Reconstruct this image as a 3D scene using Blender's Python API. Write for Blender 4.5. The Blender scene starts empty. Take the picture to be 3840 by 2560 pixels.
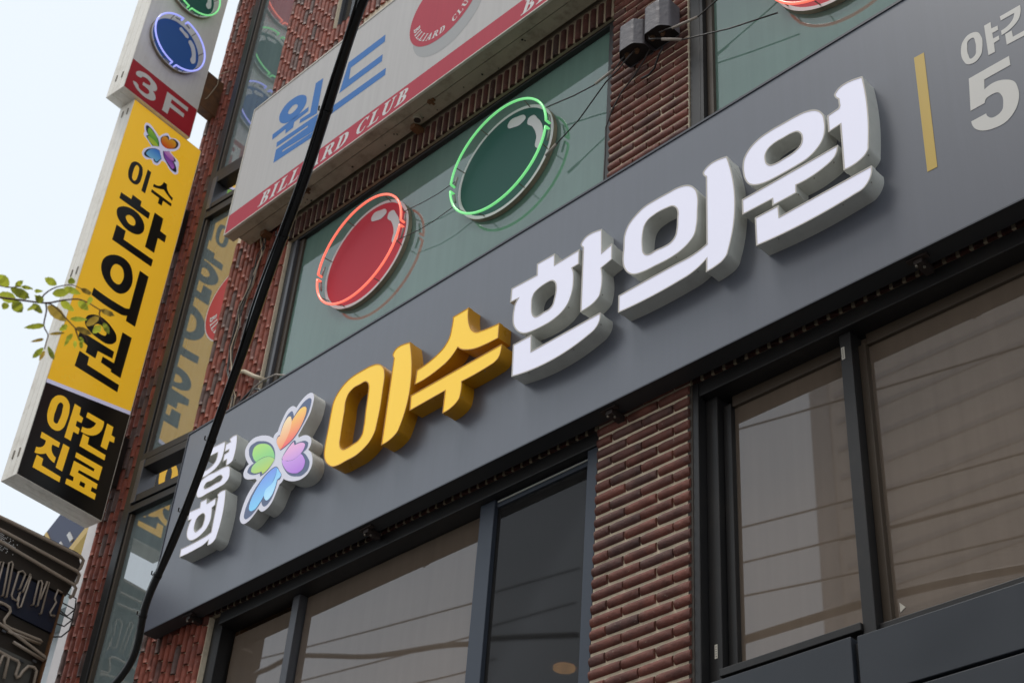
import bpy, bmesh, math, random
from mathutils import Vector, Matrix
from mathutils.geometry import tessellate_polygon
S = bpy.context.scene
COL = S.collection
R = math.radians
# ------------------------------------------------------------------ camera
cam_d = bpy.data.cameras.new('camera'); cam = bpy.data.objects.new('camera', cam_d); COL.objects.link(cam)
S.camera = cam
cam_d.sensor_width = 36.0; cam_d.lens = 53.0252; cam_d.clip_start = 0.05; cam_d.clip_end = 600
cam.matrix_world = Matrix([[0.7096833, 0.3921227, 0.5853114, 0], [0.70138, -0.4715966, -0.5344743, 0], [0.0664514, 0.7898332, -0.6097112, 1.6], [0, 0, 0, 1]])
cam_d.dof.use_dof = True; cam_d.dof.focus_distance = 7.2; cam_d.dof.aperture_fstop = 5.0
# ------------------------------------------------------------------ sky, sun, exposure
SUN_EL, SUN_AZ = 70.0, 208.0        # compass-like: direction the light comes from (x = sin, y = cos)
W = bpy.data.worlds.new('World'); S.world = W; W.use_nodes = True
nt = W.node_tree; nt.nodes.clear()
out = nt.nodes.new('ShaderNodeOutputWorld'); bg = nt.nodes.new('ShaderNodeBackground')
sky = nt.nodes.new('ShaderNodeTexSky'); sky.sky_type = 'NISHITA'; sky.sun_disc = False
sky.sun_elevation = R(SUN_EL); sky.sun_rotation = R(SUN_AZ); sky.dust_density = 4.0; sky.air_density = 1.0
mix = nt.nodes.new('ShaderNodeMix'); mix.data_type = 'RGBA'
mix.inputs[0].default_value = 0.88
mix.inputs[7].default_value = (9.5, 10.3, 11.0, 1)      # thin bright cloud over the blue
nt.links.new(sky.outputs[0], mix.inputs[6]); nt.links.new(mix.outputs[2], bg.inputs[0])
bg.inputs[1].default_value = 0.1
nt.links.new(bg.outputs[0], out.inputs[0])
sd = bpy.data.lights.new('sun', 'SUN'); sd.energy = 1.5; sd.angle = R(16); sd.color = (1.0, 0.96, 0.9)
sun = bpy.data.objects.new('sun', sd); COL.objects.link(sun)
to_sun = Vector((math.sin(R(SUN_AZ)) * math.cos(R(SUN_EL)), math.cos(R(SUN_AZ)) * math.cos(R(SUN_EL)), math.sin(R(SUN_EL))))
sun.rotation_euler = to_sun.to_track_quat('Z', 'Y').to_euler(); sun.location = (0, -20, 40)
S.view_settings.view_transform = 'Standard'; S.view_settings.look = 'None'
S.view_settings.exposure = 0.0; S.view_settings.gamma = 1.0; S.view_settings.use_curve_mapping = False
S.cycles.max_bounces = 8; S.cycles.transparent_max_bounces = 12
# ------------------------------------------------------------------ traced outlines, millimetres in the plane of their sign
D = {
'L_won': [[[[-2768,6982,1],[-2739,6953,1],[-2720,6913,1],[-2715,6868,1],[-2716,6819,1],[-2724,6779,1],[-2742,6745,1],[-2771,6717,1],[-2823,6691,1],[-2886,6684,1],[-2964,6683,1],[-3020,6684,1],[-3084,6691,1],[-3136,6711,1],[-3170,6740,1],[-3191,6783,1],[-3201,6838,1],[-3202,6883,1],[-3194,6926,1],[-3159,6974,1],[-3104,7004,1],[-3029,7015,1],[-2947,7014,1],[-2878,7012,1],[-2818,7004,1]],[[-2876,6902,1],[-2858,6880,1],[-2851,6850,1],[-2852,6828,1],[-2863,6803,1],[-2887,6789,1],[-2963,6779,1],[-3003,6778,1],[-3039,6789,1],[-3056,6810,1],[-3062,6837,1],[-3061,6872,1],[-3046,6896,1],[-3009,6911,1],[-2952,6912,1],[-2904,6911,1]]],[[[-3214,6665],[-2657,6671],[-2661,6639,1],[-2676,6610,1],[-2704,6590,1],[-2742,6577,1],[-2897,6564],[-2899,6516],[-3039,6517],[-3039,6560],[-3214,6565]]],[[[-2492,7016],[-2497,6571,1],[-2501,6543,1],[-2521,6517,1],[-2559,6499,1],[-2596,6493,1],[-2640,6495],[-2636,6789],[-2702,6782],[-2701,6893],[-2638,6901],[-2632,6912],[-2634,6958],[-2649,6982,1],[-2653,7004,1],[-2641,7019,1]]],[[[-3142,6504],[-3003,6502],[-3001,6429],[-2495,6435],[-2496,6396,1],[-2515,6354,1],[-2553,6323,1],[-2589,6319,1],[-3141,6325]]]],
'L_ui': [[[[-3553,6975,1],[-3518,6945,1],[-3492,6900,1],[-3482,6852,1],[-3484,6756,1],[-3490,6669,1],[-3510,6604,1],[-3551,6570,1],[-3603,6550,1],[-3669,6542,1],[-3757,6545,1],[-3847,6551,1],[-3892,6562,1],[-3924,6581,1],[-3958,6622,1],[-3977,6669,1],[-3982,6703,1],[-3979,6790,1],[-3974,6882,1],[-3952,6931,1],[-3901,6973,1],[-3845,6997,1],[-3762,7002,1],[-3680,6999,1],[-3616,6996,1]],[[-3650,6884,1],[-3625,6855,1],[-3616,6821,1],[-3618,6785,1],[-3623,6710,1],[-3632,6674,1],[-3660,6649,1],[-3700,6645,1],[-3763,6651,1],[-3794,6648,1],[-3821,6659,1],[-3840,6688,1],[-3844,6718,1],[-3842,6828,1],[-3834,6861,1],[-3811,6886,1],[-3770,6897,1],[-3693,6895,1]]],[[[-3295,7012],[-3300,6395,1],[-3310,6368,1],[-3340,6343,1],[-3382,6332,1],[-3440,6328],[-3438,6407],[-3485,6383,1],[-3540,6368,1],[-3604,6363,1],[-4002,6370],[-4003,6483],[-3625,6486,1],[-3539,6485,1],[-3475,6494,1],[-3434,6506],[-3431,6953],[-3447,6976,1],[-3450,6997,1],[-3436,7012,1]]]],
'L_han': [[[[-4813,6965],[-4617,6957],[-4621,7039],[-4483,7038],[-4479,6956],[-4296,6963],[-4295,6857],[-4343,6856],[-4330,6816,1],[-4327,6775,1],[-4329,6709,1],[-4342,6657,1],[-4364,6614,1],[-4404,6582,1],[-4466,6562,1],[-4540,6558,1],[-4616,6563,1],[-4658,6570,1],[-4686,6581,1],[-4719,6604,1],[-4754,6646,1],[-4775,6689,1],[-4782,6728,1],[-4781,6795,1],[-4773,6835,1],[-4757,6859],[-4814,6863]],[[-4493,6846,1],[-4472,6824,1],[-4462,6792,1],[-4461,6752,1],[-4470,6703,1],[-4479,6673,1],[-4502,6657,1],[-4540,6656,1],[-4570,6652,1],[-4601,6656,1],[-4619,6674,1],[-4630,6703,1],[-4636,6763,1],[-4636,6802,1],[-4622,6831,1],[-4592,6845,1],[-4547,6852,1],[-4516,6852,1]]],[[[-4136,7015],[-4129,6847],[-4057,6868],[-4055,6756],[-4128,6737],[-4127,6574,1],[-4132,6556,1],[-4152,6536,1],[-4182,6521,1],[-4222,6514,1],[-4267,6511],[-4272,6959],[-4285,6975,1],[-4290,6994,1],[-4278,7012,1]]],[[[-4762,6544],[-4622,6542],[-4614,6429],[-4124,6437],[-4123,6394,1],[-4136,6364,1],[-4165,6339,1],[-4199,6328,1],[-4753,6324]]]],
'L_su': [[[[-5295,7010],[-5161,7012],[-5157,6939,1],[-5140,6875,1],[-5114,6825,1],[-5072,6789,1],[-5034,6779,1],[-4956,6766,1],[-4887,6759],[-4885,6651],[-4976,6655,1],[-5066,6667,1],[-5143,6694,1],[-5188,6720,1],[-5221,6751],[-5247,6723,1],[-5297,6689,1],[-5366,6668,1],[-5449,6653,1],[-5568,6651],[-5565,6757],[-5466,6767,1],[-5400,6787,1],[-5348,6813,1],[-5311,6857,1],[-5296,6936,1],[-5293,6979,1]]],[[[-4852,6593],[-4852,6551,1],[-4869,6507,1],[-4902,6489,1],[-4941,6485,1],[-5153,6481],[-5153,6394,1],[-5158,6372,1],[-5182,6348,1],[-5220,6332,1],[-5250,6326,1],[-5291,6327],[-5290,6480],[-5584,6475],[-5591,6586]]]],
'L_i': [[[[-5953,6987,1],[-5910,6957,1],[-5879,6912,1],[-5866,6867,1],[-5862,6750,1],[-5863,6602,1],[-5871,6518,1],[-5881,6458,1],[-5913,6409,1],[-5970,6374,1],[-6030,6357,1],[-6112,6356,1],[-6189,6355,1],[-6237,6364,1],[-6285,6394,1],[-6326,6438,1],[-6352,6493,1],[-6359,6554,1],[-6356,6695,1],[-6354,6822,1],[-6349,6880,1],[-6327,6926,1],[-6289,6965,1],[-6230,6997,1],[-6165,7008,1],[-6093,7008,1],[-6013,7004,1]],[[-6047,6896,1],[-6023,6875,1],[-6009,6842,1],[-6005,6791,1],[-6003,6665,1],[-5999,6547,1],[-6006,6492,1],[-6031,6466,1],[-6076,6459,1],[-6123,6455,1],[-6163,6459,1],[-6192,6482,1],[-6208,6518,1],[-6212,6578,1],[-6214,6756,1],[-6215,6844,1],[-6201,6877,1],[-6161,6900,1],[-6103,6900,1]]],[[[-5665,7011],[-5657,6387,1],[-5663,6374,1],[-5692,6351,1],[-5738,6335,1],[-5802,6332],[-5800,6954],[-5811,6972,1],[-5818,6990,1],[-5811,7006,1]]]],
'L_gyeong': [[[[-7519,7094],[-7509,6993,1],[-7519,6938,1],[-7557,6901,1],[-7620,6883,1],[-7730,6882],[-7727,6937],[-7666,6933,1],[-7624,6942,1],[-7593,6961,1],[-7584,6989,1],[-7588,7031],[-7746,7040],[-7752,7114]]],[[[-7387,7089],[-7369,6900,1],[-7373,6881,1],[-7405,6866,1],[-7447,6869],[-7454,6919],[-7495,6916],[-7499,6977],[-7452,6983],[-7452,6997],[-7500,6996],[-7506,7062],[-7451,7060],[-7466,7077,1],[-7470,7089,1],[-7459,7094,1]]],[[[-7410,6851,1],[-7387,6824,1],[-7378,6794,1],[-7377,6742,1],[-7408,6717,1],[-7468,6711,1],[-7606,6714,1],[-7674,6713,1],[-7707,6722,1],[-7734,6747,1],[-7745,6778,1],[-7741,6825,1],[-7722,6860,1],[-7668,6876,1],[-7557,6869,1],[-7468,6866,1]],[[-7471,6799,1],[-7460,6784,1],[-7467,6770,1],[-7525,6767,1],[-7623,6766,1],[-7649,6772,1],[-7663,6788,1],[-7655,6805,1],[-7586,6807,1]]]],
'L_hui': [[[[-7783,6642],[-7659,6630],[-7666,6675],[-7591,6675],[-7580,6631],[-7481,6636],[-7472,6579],[-7504,6569],[-7492,6522,1],[-7491,6464,1],[-7515,6420,1],[-7571,6388,1],[-7630,6379,1],[-7677,6386,1],[-7724,6417,1],[-7749,6457,1],[-7753,6520,1],[-7738,6566],[-7776,6570]],[[-7593,6558,1],[-7575,6538,1],[-7570,6494,1],[-7578,6459,1],[-7612,6445,1],[-7642,6440,1],[-7665,6464,1],[-7673,6509,1],[-7663,6548,1],[-7634,6562,1]]],[[[-7383,6659],[-7371,6319,1],[-7377,6295,1],[-7403,6275,1],[-7461,6273],[-7464,6312],[-7498,6298,1],[-7584,6292,1],[-7774,6297],[-7780,6363],[-7562,6358,1],[-7496,6361,1],[-7452,6369],[-7461,6635],[-7470,6648,1],[-7471,6659,1],[-7464,6662,1]]]],
'emb': [[-6600,7069,1],[-6579,7049,1],[-6566,7019,1],[-6565,6972,1],[-6580,6897,1],[-6621,6832,1],[-6665,6771],[-6653,6749],[-6621,6749,1],[-6582,6738,1],[-6540,6711,1],[-6513,6675,1],[-6508,6643,1],[-6527,6606],[-6483,6558,1],[-6463,6508,1],[-6460,6461,1],[-6484,6421,1],[-6535,6404,1],[-6604,6413,1],[-6667,6438,1],[-6737,6482],[-6757,6460,1],[-6773,6454],[-6789,6406,1],[-6827,6334,1],[-6867,6312,1],[-6908,6313,1],[-6936,6332,1],[-6954,6353],[-6982,6326,1],[-7037,6293,1],[-7083,6290,1],[-7123,6317,1],[-7144,6354,1],[-7142,6412,1],[-7110,6510,1],[-7034,6588],[-7054,6610],[-7094,6622,1],[-7148,6642,1],[-7195,6678,1],[-7210,6710,1],[-7197,6749,1],[-7168,6766],[-7210,6817,1],[-7237,6868,1],[-7245,6916,1],[-7229,6945,1],[-7180,6967,1],[-7113,6959,1],[-7046,6935,1],[-6981,6899,1],[-6941,6866],[-6935,6890,1],[-6903,6904],[-6893,6947,1],[-6869,7000,1],[-6838,7044,1],[-6798,7053,1],[-6765,7037,1],[-6745,7013],[-6713,7045,1],[-6658,7074,1],[-6626,7077,1]],
'wings': [["navy",[[-6603,7028,1],[-6587,7008,1],[-6585,6970,1],[-6598,6904,1],[-6641,6830,1],[-6702,6764,1],[-6765,6738,1],[-6830,6728],[-6865,6774,1],[-6894,6824,1],[-6897,6850,1],[-6886,6863,1],[-6867,6862],[-6863,6911,1],[-6846,6960,1],[-6815,7004,1],[-6783,7008,1],[-6765,6984,1],[-6750,6951],[-6713,6993,1],[-6656,7031,1]]],["navy",[[-7058,6896,1],[-6987,6857,1],[-6932,6809,1],[-6895,6754,1],[-6875,6685],[-6905,6641,1],[-7002,6604],[-7017,6635],[-7100,6656,1],[-7143,6682,1],[-7165,6706,1],[-7157,6731,1],[-7108,6746],[-7159,6803,1],[-7190,6856,1],[-7195,6907,1],[-7144,6921,1]]],["navy",[[-6687,6743,1],[-6672,6714],[-6627,6708,1],[-6567,6688,1],[-6537,6657,1],[-6540,6626,1],[-6576,6608],[-6515,6544,1],[-6485,6490,1],[-6492,6447,1],[-6537,6428,1],[-6602,6444,1],[-6674,6481,1],[-6742,6549,1],[-6784,6613,1],[-6797,6653],[-6760,6711,1]]],["navy",[[-6845,6615,1],[-6797,6563,1],[-6766,6512,1],[-6773,6494,1],[-6799,6498],[-6804,6439,1],[-6840,6358,1],[-6871,6341,1],[-6898,6345,1],[-6919,6367,1],[-6933,6396],[-6969,6357,1],[-7029,6322,1],[-7076,6321,1],[-7097,6344,1],[-7100,6382,1],[-7072,6473,1],[-7011,6551,1],[-6931,6604,1]]],["orange",[[-6645,6981,1],[-6624,6959,1],[-6619,6926,1],[-6632,6875,1],[-6662,6817,1],[-6715,6766,1],[-6770,6744,1],[-6830,6733],[-6793,6784,1],[-6768,6848,1],[-6763,6917],[-6729,6956,1],[-6686,6984,1]]],["amber",[[-6790,6970,1],[-6772,6946,1],[-6761,6910,1],[-6766,6841,1],[-6792,6781,1],[-6831,6733],[-6866,6778,1],[-6890,6825,1],[-6888,6846,1],[-6864,6850],[-6856,6901,1],[-6836,6952,1],[-6808,6973,1]]],["green",[[-7051,6872,1],[-6988,6840,1],[-6924,6780,1],[-6888,6721,1],[-6876,6685],[-6913,6714,1],[-6968,6741,1],[-7036,6752,1],[-7082,6745],[-7126,6794,1],[-7146,6837,1],[-7138,6879,1],[-7097,6886,1]]],["lime",[[-6874,6680],[-6916,6637,1],[-6981,6614],[-6997,6640],[-7037,6645,1],[-7090,6665,1],[-7121,6695,1],[-7118,6720,1],[-7081,6741,1],[-7029,6748,1],[-6967,6738,1],[-6912,6711,1]]],["pink",[[-6792,6655],[-6747,6705,1],[-6697,6736],[-6680,6703],[-6631,6699,1],[-6593,6685,1],[-6567,6659,1],[-6574,6628,1],[-6618,6600,1],[-6673,6593,1],[-6735,6612,1],[-6782,6638,1]]],["purple",[[-6792,6641],[-6761,6623,1],[-6715,6601,1],[-6655,6590,1],[-6597,6606],[-6555,6561,1],[-6534,6519,1],[-6543,6477,1],[-6585,6464,1],[-6633,6478,1],[-6700,6517,1],[-6754,6575,1],[-6783,6619,1]]],["blue",[[-6845,6611],[-6830,6559,1],[-6850,6500,1],[-6909,6439,1],[-6944,6394,1],[-6992,6358,1],[-7029,6361,1],[-7056,6387,1],[-7056,6437,1],[-7013,6518,1],[-6948,6581,1]]],["sky_blue",[[-6841,6609],[-6796,6558,1],[-6770,6514,1],[-6804,6500],[-6811,6438,1],[-6839,6390,1],[-6870,6377,1],[-6898,6397,1],[-6915,6433,1],[-6911,6465,1],[-6849,6495,1],[-6826,6554,1]]]],
'vinyl': [["yellow",[[[-2269,7057],[-2216,7055],[-2232,6328],[-2282,6329]]]],["grey",[[[-1952,6994,1],[-1932,6948,1],[-1935,6884,1],[-1950,6838,1],[-1978,6816,1],[-2015,6825,1],[-2034,6865,1],[-2037,6932,1],[-2022,6980,1],[-1991,7004,1]],[[-1973,6971,1],[-1964,6936,1],[-1966,6894,1],[-1978,6855,1],[-1996,6849,1],[-2006,6880,1],[-2005,6930,1],[-1993,6969,1]]]],["grey",[[[-1910,7004],[-1878,7004],[-1879,6962],[-1849,6957],[-1850,6930],[-1879,6931],[-1880,6895],[-1852,6894],[-1853,6868],[-1880,6866],[-1883,6809],[-1915,6811]]]],["grey",[[[-1831,7005],[-1732,7005],[-1735,6963,1],[-1753,6922,1],[-1789,6896,1],[-1839,6886],[-1838,6915],[-1801,6923,1],[-1776,6944,1],[-1765,6976],[-1830,6977]]]],["grey",[[[-1823,6880],[-1791,6880],[-1791,6839],[-1683,6836],[-1684,6806],[-1825,6812]]]],["grey",[[[-2023,6738],[-1825,6740],[-1827,6683],[-1954,6682],[-1961,6624],[-1923,6635,1],[-1862,6615,1],[-1826,6579,1],[-1814,6523,1],[-1818,6472,1],[-1840,6420,1],[-1892,6377,1],[-1949,6376,1],[-2008,6401,1],[-2035,6434,1],[-2045,6482],[-1973,6482],[-1966,6457,1],[-1953,6442,1],[-1924,6439,1],[-1899,6455,1],[-1891,6483,1],[-1890,6536,1],[-1906,6566,1],[-1937,6572,1],[-1961,6566,1],[-1971,6545],[-2040,6544]]]]],
'wol': [[[[-7475,10397,1],[-7403,10315,1],[-7395,10235,1],[-7461,10169,1],[-7570,10164,1],[-7679,10210,1],[-7745,10289,1],[-7757,10373,1],[-7702,10436,1],[-7599,10446,1]],[[-7535,10330,1],[-7510,10283,1],[-7552,10256,1],[-7611,10270,1],[-7637,10309,1],[-7608,10343,1]]],[[[-7802,10166],[-7342,10167],[-7335,10113],[-7509,10110],[-7507,10047],[-7606,10044],[-7618,10104],[-7787,10098]]],[[[-7310,10414],[-7214,10403],[-7202,9997],[-7427,10038],[-7427,10085],[-7302,10069]]],[[[-7706,10013],[-7180,9976],[-7185,9794],[-7591,9852],[-7593,9833],[-7190,9790],[-7194,9734],[-7689,9777],[-7694,9926],[-7294,9909],[-7292,9926],[-7698,9956]]],[[[-6893,10350],[-6460,10341],[-6452,10255],[-6849,10256],[-6844,10122],[-6450,10113],[-6446,10032],[-6941,10038]]],[[[-7129,9941],[-6378,9910],[-6373,9830],[-7120,9853]]]],
'ytext': [[[[725,9909],[618,9913],[618,9963],[521,9963],[519,9912],[414,9910],[414,9845],[725,9843]]],[[[680,9785,1],[599,9826,1],[504,9820,1],[441,9770,1],[428,9695,1],[469,9632,1],[548,9606,1],[646,9628,1],[704,9680,1],[713,9740,1]],[[601,9749,1],[550,9755,1],[520,9723,1],[526,9689,1],[556,9674,1],[600,9687,1],[619,9714,1]]],[[[375,9948],[280,9950],[276,9814],[208,9810],[207,9735],[280,9732],[277,9570],[375,9567]]],[[[679,9586],[583,9586],[580,9497],[269,9501],[269,9426],[679,9424]]],[[[643,9288,1],[559,9328,1],[465,9314,1],[411,9237,1],[398,9120,1],[427,9044,1],[485,8994,1],[575,8998,1],[661,9050,1],[699,9114,1],[701,9203,1]],[[577,9236,1],[528,9240,1],[494,9201,1],[485,9128,1],[508,9072,1],[550,9065,1],[595,9096,1],[611,9159,1]]],[[[360,9321],[266,9321],[263,8802],[357,8801],[360,8851],[394,8832,1],[447,8824,1],[709,8828],[709,8901],[447,8901,1],[393,8907,1],[356,8926]]],[[[651,8670,1],[573,8696,1],[468,8672,1],[400,8619,1],[391,8577,1],[408,8541,1],[453,8508,1],[548,8502,1],[637,8518,1],[692,8558,1],[695,8620,1]],[[592,8615,1],[535,8623,1],[492,8598,1],[492,8568,1],[530,8551,1],[581,8561,1],[608,8580,1]]],[[[713,8471],[381,8478],[381,8412],[519,8398],[521,8324],[616,8326],[616,8388],[715,8410]]],[[[358,8687],[264,8690],[266,8294],[364,8296],[364,8317],[467,8321],[466,8379],[356,8383]]],[[[668,8306],[575,8304],[572,8232],[261,8232],[259,8164],[672,8162]]],[[[688,10290,1],[647,10305,1],[606,10290,1],[589,10249,1],[583,10182,1],[591,10117,1],[614,10081,1],[655,10070,1],[697,10091,1],[716,10139,1],[719,10207,1],[709,10262,1]],[[657,10272,1],[637,10266,1],[627,10233,1],[623,10166,1],[629,10122,1],[642,10104,1],[663,10111,1],[672,10143,1],[674,10204,1],[669,10251,1]]],[[[551,10307],[511,10305],[511,10060],[553,10061]]],[[[372,10303],[332,10303],[325,10267,1],[301,10237,1],[245,10214],[245,10180],[304,10204,1],[352,10229],[395,10204,1],[458,10180],[458,10214],[409,10228,1],[381,10263,1]]],[[[462,10148],[241,10150],[241,10118],[329,10117],[329,10059],[371,10058],[372,10115],[462,10116]]]],
'btext': [[[[723,7857,1],[668,7870,1],[622,7839,1],[605,7785,1],[603,7702,1],[617,7621,1],[645,7584,1],[694,7573,1],[740,7597,1],[765,7646,1],[773,7724,1],[761,7808,1]],[[693,7810,1],[672,7807,1],[662,7764,1],[663,7674,1],[678,7628,1],[699,7631,1],[711,7665,1],[712,7735,1],[706,7790,1]]],[[[579,7865],[521,7864],[517,7801],[479,7794],[481,7748],[523,7745],[521,7700],[482,7697],[481,7647],[526,7645],[525,7564],[583,7564]]],[[[456,7861],[302,7866],[297,7815,1],[316,7752,1],[363,7704,1],[466,7681],[465,7724],[408,7741,1],[375,7777,1],[362,7815],[458,7816]]],[[[271,7866],[212,7867],[209,7795],[175,7791],[172,7746],[213,7741],[216,7657],[273,7657]]],[[[444,7672],[386,7673],[383,7614],[212,7612],[210,7567],[445,7564]]],[[[768,7505],[603,7502],[603,7461],[658,7457],[653,7415,1],[633,7389,1],[602,7374],[602,7328],[646,7339,1],[687,7365],[722,7339,1],[775,7322],[776,7371],[738,7389,1],[717,7423,1],[718,7458],[767,7456]]],[[[576,7510],[519,7509],[522,7299],[581,7301]]],[[[753,7315],[696,7314],[693,7258],[521,7253],[518,7209],[757,7208]]],[[[454,7503],[211,7507],[213,7388],[394,7382],[397,7358],[212,7356],[211,7313],[252,7312],[253,7276],[203,7276],[202,7228],[471,7223],[471,7266],[415,7272],[418,7307],[455,7308],[453,7430],[272,7434],[270,7459],[453,7461]],[[357,7307],[311,7307],[311,7270],[358,7271]]]],
't3f': [[[[923,11169,1],[855,11203,1],[775,11198,1],[712,11162,1],[703,11125,1],[720,11096,1],[737,11085],[698,11050,1],[691,11013,1],[715,10983,1],[774,10961,1],[854,10967,1],[916,10995,1],[945,11030],[888,11031,1],[871,11006,1],[823,10998,1],[780,11007,1],[763,11037,1],[771,11055,1],[810,11064,1],[848,11063],[848,11101],[802,11107,1],[777,11122,1],[779,11142,1],[810,11159,1],[843,11159,1],[871,11144,1],[879,11122],[936,11122,1],[939,11145,1]]],[[[601,11195],[357,11202],[356,11156],[538,11155],[538,11108],[379,11105],[379,11061],[534,11058],[539,10969],[599,10966]]]],
'semb': [[690,10750,1],[663,10764,1],[597,10745,1],[538,10712],[524,10731],[498,10778,1],[460,10810,1],[432,10792,1],[369,10819,1],[327,10812,1],[315,10764,1],[344,10698,1],[393,10649],[349,10628,1],[290,10610,1],[270,10536,1],[264,10484,1],[287,10457,1],[343,10461,1],[415,10501,1],[444,10494,1],[455,10452,1],[482,10410,1],[517,10402,1],[539,10425,1],[598,10393,1],[639,10407,1],[646,10458,1],[611,10520,1],[579,10554],[629,10586,1],[684,10622,1],[678,10652],[697,10694,1]],
'swings': [["navy",[[677,10731,1],[640,10734,1],[570,10702,1],[523,10658,1],[510,10611],[571,10569],[615,10590,1],[657,10620],[638,10645],[674,10680,1]]],["green",[[651,10720,1],[594,10706,1],[536,10663,1],[515,10615],[567,10638,1],[638,10645,1],[657,10686,1]]],["lime",[[644,10627],[601,10650,1],[551,10634,1],[513,10608],[559,10579],[617,10596,1]]],["navy",[[517,10704],[480,10768,1],[450,10785,1],[437,10754],[380,10802,1],[340,10793,1],[340,10742,1],[387,10683,1],[455,10648,1],[488,10654,1]]],["orange",[[509,10703],[478,10761,1],[450,10760,1],[443,10745],[399,10786,1],[361,10775,1],[360,10727,1],[401,10676,1],[455,10648,1],[489,10661,1]]],["navy",[[571,10540,1],[533,10568,1],[493,10576],[452,10511],[469,10473,1],[488,10433,1],[518,10433,1],[529,10457],[577,10426,1],[621,10422,1],[620,10472,1]]],["blue",[[563,10539,1],[518,10568,1],[486,10565],[456,10512],[477,10475,1],[498,10442,1],[521,10455],[573,10438,1],[604,10444,1],[596,10495,1]]],["navy",[[461,10598],[400,10644],[394,10624],[329,10611,1],[312,10592],[333,10571],[289,10521,1],[284,10488,1],[324,10477,1],[394,10509,1],[446,10557,1]]],["purple",[[456,10594],[382,10577,1],[339,10562],[312,10519,1],[321,10495,1],[372,10511,1],[433,10552,1]]],["pink",[[454,10601],[409,10635],[343,10608,1],[333,10583,1],[380,10570,1]]]],
'cable': [[-3213,2039,6077],[-3231,2042,6057],[-3362,2101,6049],[-3545,2195,6033],[-3749,2305,6009],[-4028,2444,5965],[-4141,2492,5944],[-4361,2593,5900],[-4546,2669,5858],[-4904,2840,5765],[-4939,2862,5755],[-5091,2924,5712],[-5265,3002,5660],[-5471,3098,5593],[-5656,3183,5530],[-5892,3279,5449],[-5950,3306,5427],[-6118,3380,5365],[-6330,3452,5287],[-6498,3502,5226],[-6620,3571,5173],[-6696,3626,5136],[-6802,3693,5087],[-6918,3731,5040],[-7049,3754,4991],[-7143,3728,4924]],
'ties': [[-3748,2298,6009],[-4378,2601,5896],[-5490,3098,5588],[-5948,3298,5429],[-6330,3452,5287],[-6614,3567,5175]],
'thin': [[-3231,2017,6046],[-3393,2103,6030],[-3593,2197,6012],[-3746,2274,5994],[-4031,2420,5950],[-4369,2573,5884],[-4750,2728,5795],[-4932,2838,5743],[-5119,2918,5690],[-5483,3082,5577],[-5705,3186,5501],[-5953,3288,5414],[-6161,3370,5338],[-6321,3436,5277]],
'leaves': [[[-3231,1133,4066],[-3220,1090,4072],26],[[-3357,1194,4173],[-3342,1205,4192],14],[[-3211,1156,4069],[-3185,1179,4062],10],[[-3306,1166,4120],[-3253,1204,4082],24],[[-3358,1211,4132],[-3354,1155,4121],27],[[-3298,1181,4080],[-3294,1213,4059],28],[[-3320,1174,4081],[-3341,1178,4072],18],[[-3313,1233,4157],[-3331,1265,4186],11],[[-3222,1230,4068],[-3242,1210,4091],18],[[-3322,1243,4123],[-3297,1268,4091],18],[[-3184,1202,4018],[-3244,1205,4035],11],[[-3180,1236,4109],[-3181,1199,4110],20],[[-3261,1308,4202],[-3261,1299,4223],18],[[-3230,1252,4115],[-3213,1293,4140],22],[[-3118,1234,4065],[-3110,1279,4067],17],[[-3152,1291,4117],[-3107,1304,4082],12],[[-3258,1292,4128],[-3276,1344,4135],20],[[-3139,1291,4065],[-3139,1325,4055],19],[[-3126,1317,4089],[-3163,1328,4085],12],[[-3201,1383,4126],[-3158,1410,4098],14],[[-3320,1285,4141],[-3313,1347,4119],27],[[-3262,1335,4095],[-3255,1379,4116],13],[[-3272,1273,4040],[-3333,1246,4046],14],[[-3334,1344,4095],[-3280,1339,4086],16],[[-3352,1326,4082],[-3312,1351,4081],8],[[-3221,1341,4048],[-3172,1366,4015],15],[[-3242,1375,4086],[-3190,1381,4095],18],[[-3269,1411,4095],[-3227,1410,4100],20],[[-3179,1393,4075],[-3173,1415,4046],14],[[-3283,1349,4035],[-3237,1343,4035],13],[[-3239,1271,3975],[-3287,1257,3981],8],[[-3280,1379,4066],[-3280,1399,4061],12],[[-3392,1338,4061],[-3401,1321,4019],15],[[-3368,1340,4055],[-3344,1359,4007],13],[[-3402,1348,4060],[-3433,1354,4045],10],[[-3276,1352,4037],[-3327,1367,4051],8],[[-3296,1380,4063],[-3328,1400,4063],9],[[-3146,1332,3961],[-3143,1339,3937],9],[[-3241,1108,4078],[-3240,1088,4046],20],[[-3295,1138,4051],[-3354,1134,4057],23],[[-3275,1115,4056],[-3277,1083,4048],23]],
'twigs': [[[-3390,1099,4107],[-3341,1159,4102],[-3302,1204,4100],[-3258,1253,4098],[-3227,1279,4106],[-3194,1307,4112],[-3178,1331,4107],[-3161,1366,4093]],[[-3364,1094,4136],[-3317,1158,4125],[-3289,1184,4129],[-3269,1211,4125]],[[-3264,1245,4100],[-3256,1239,4113],[-3233,1246,4128],[-3211,1260,4137],[-3189,1280,4142],[-3176,1301,4136]],[[-3258,1253,4098],[-3266,1265,4081],[-3286,1278,4050],[-3288,1298,4031],[-3296,1303,4018],[-3310,1310,3999]],[[-3258,1253,4098],[-3245,1274,4093],[-3235,1313,4068],[-3228,1341,4050],[-3218,1370,4034],[-3221,1383,4020]],[[-3161,1366,4093],[-3168,1372,4081],[-3169,1389,4065]],[[-3228,1341,4050],[-3232,1359,4030],[-3231,1370,4022]]],
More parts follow.
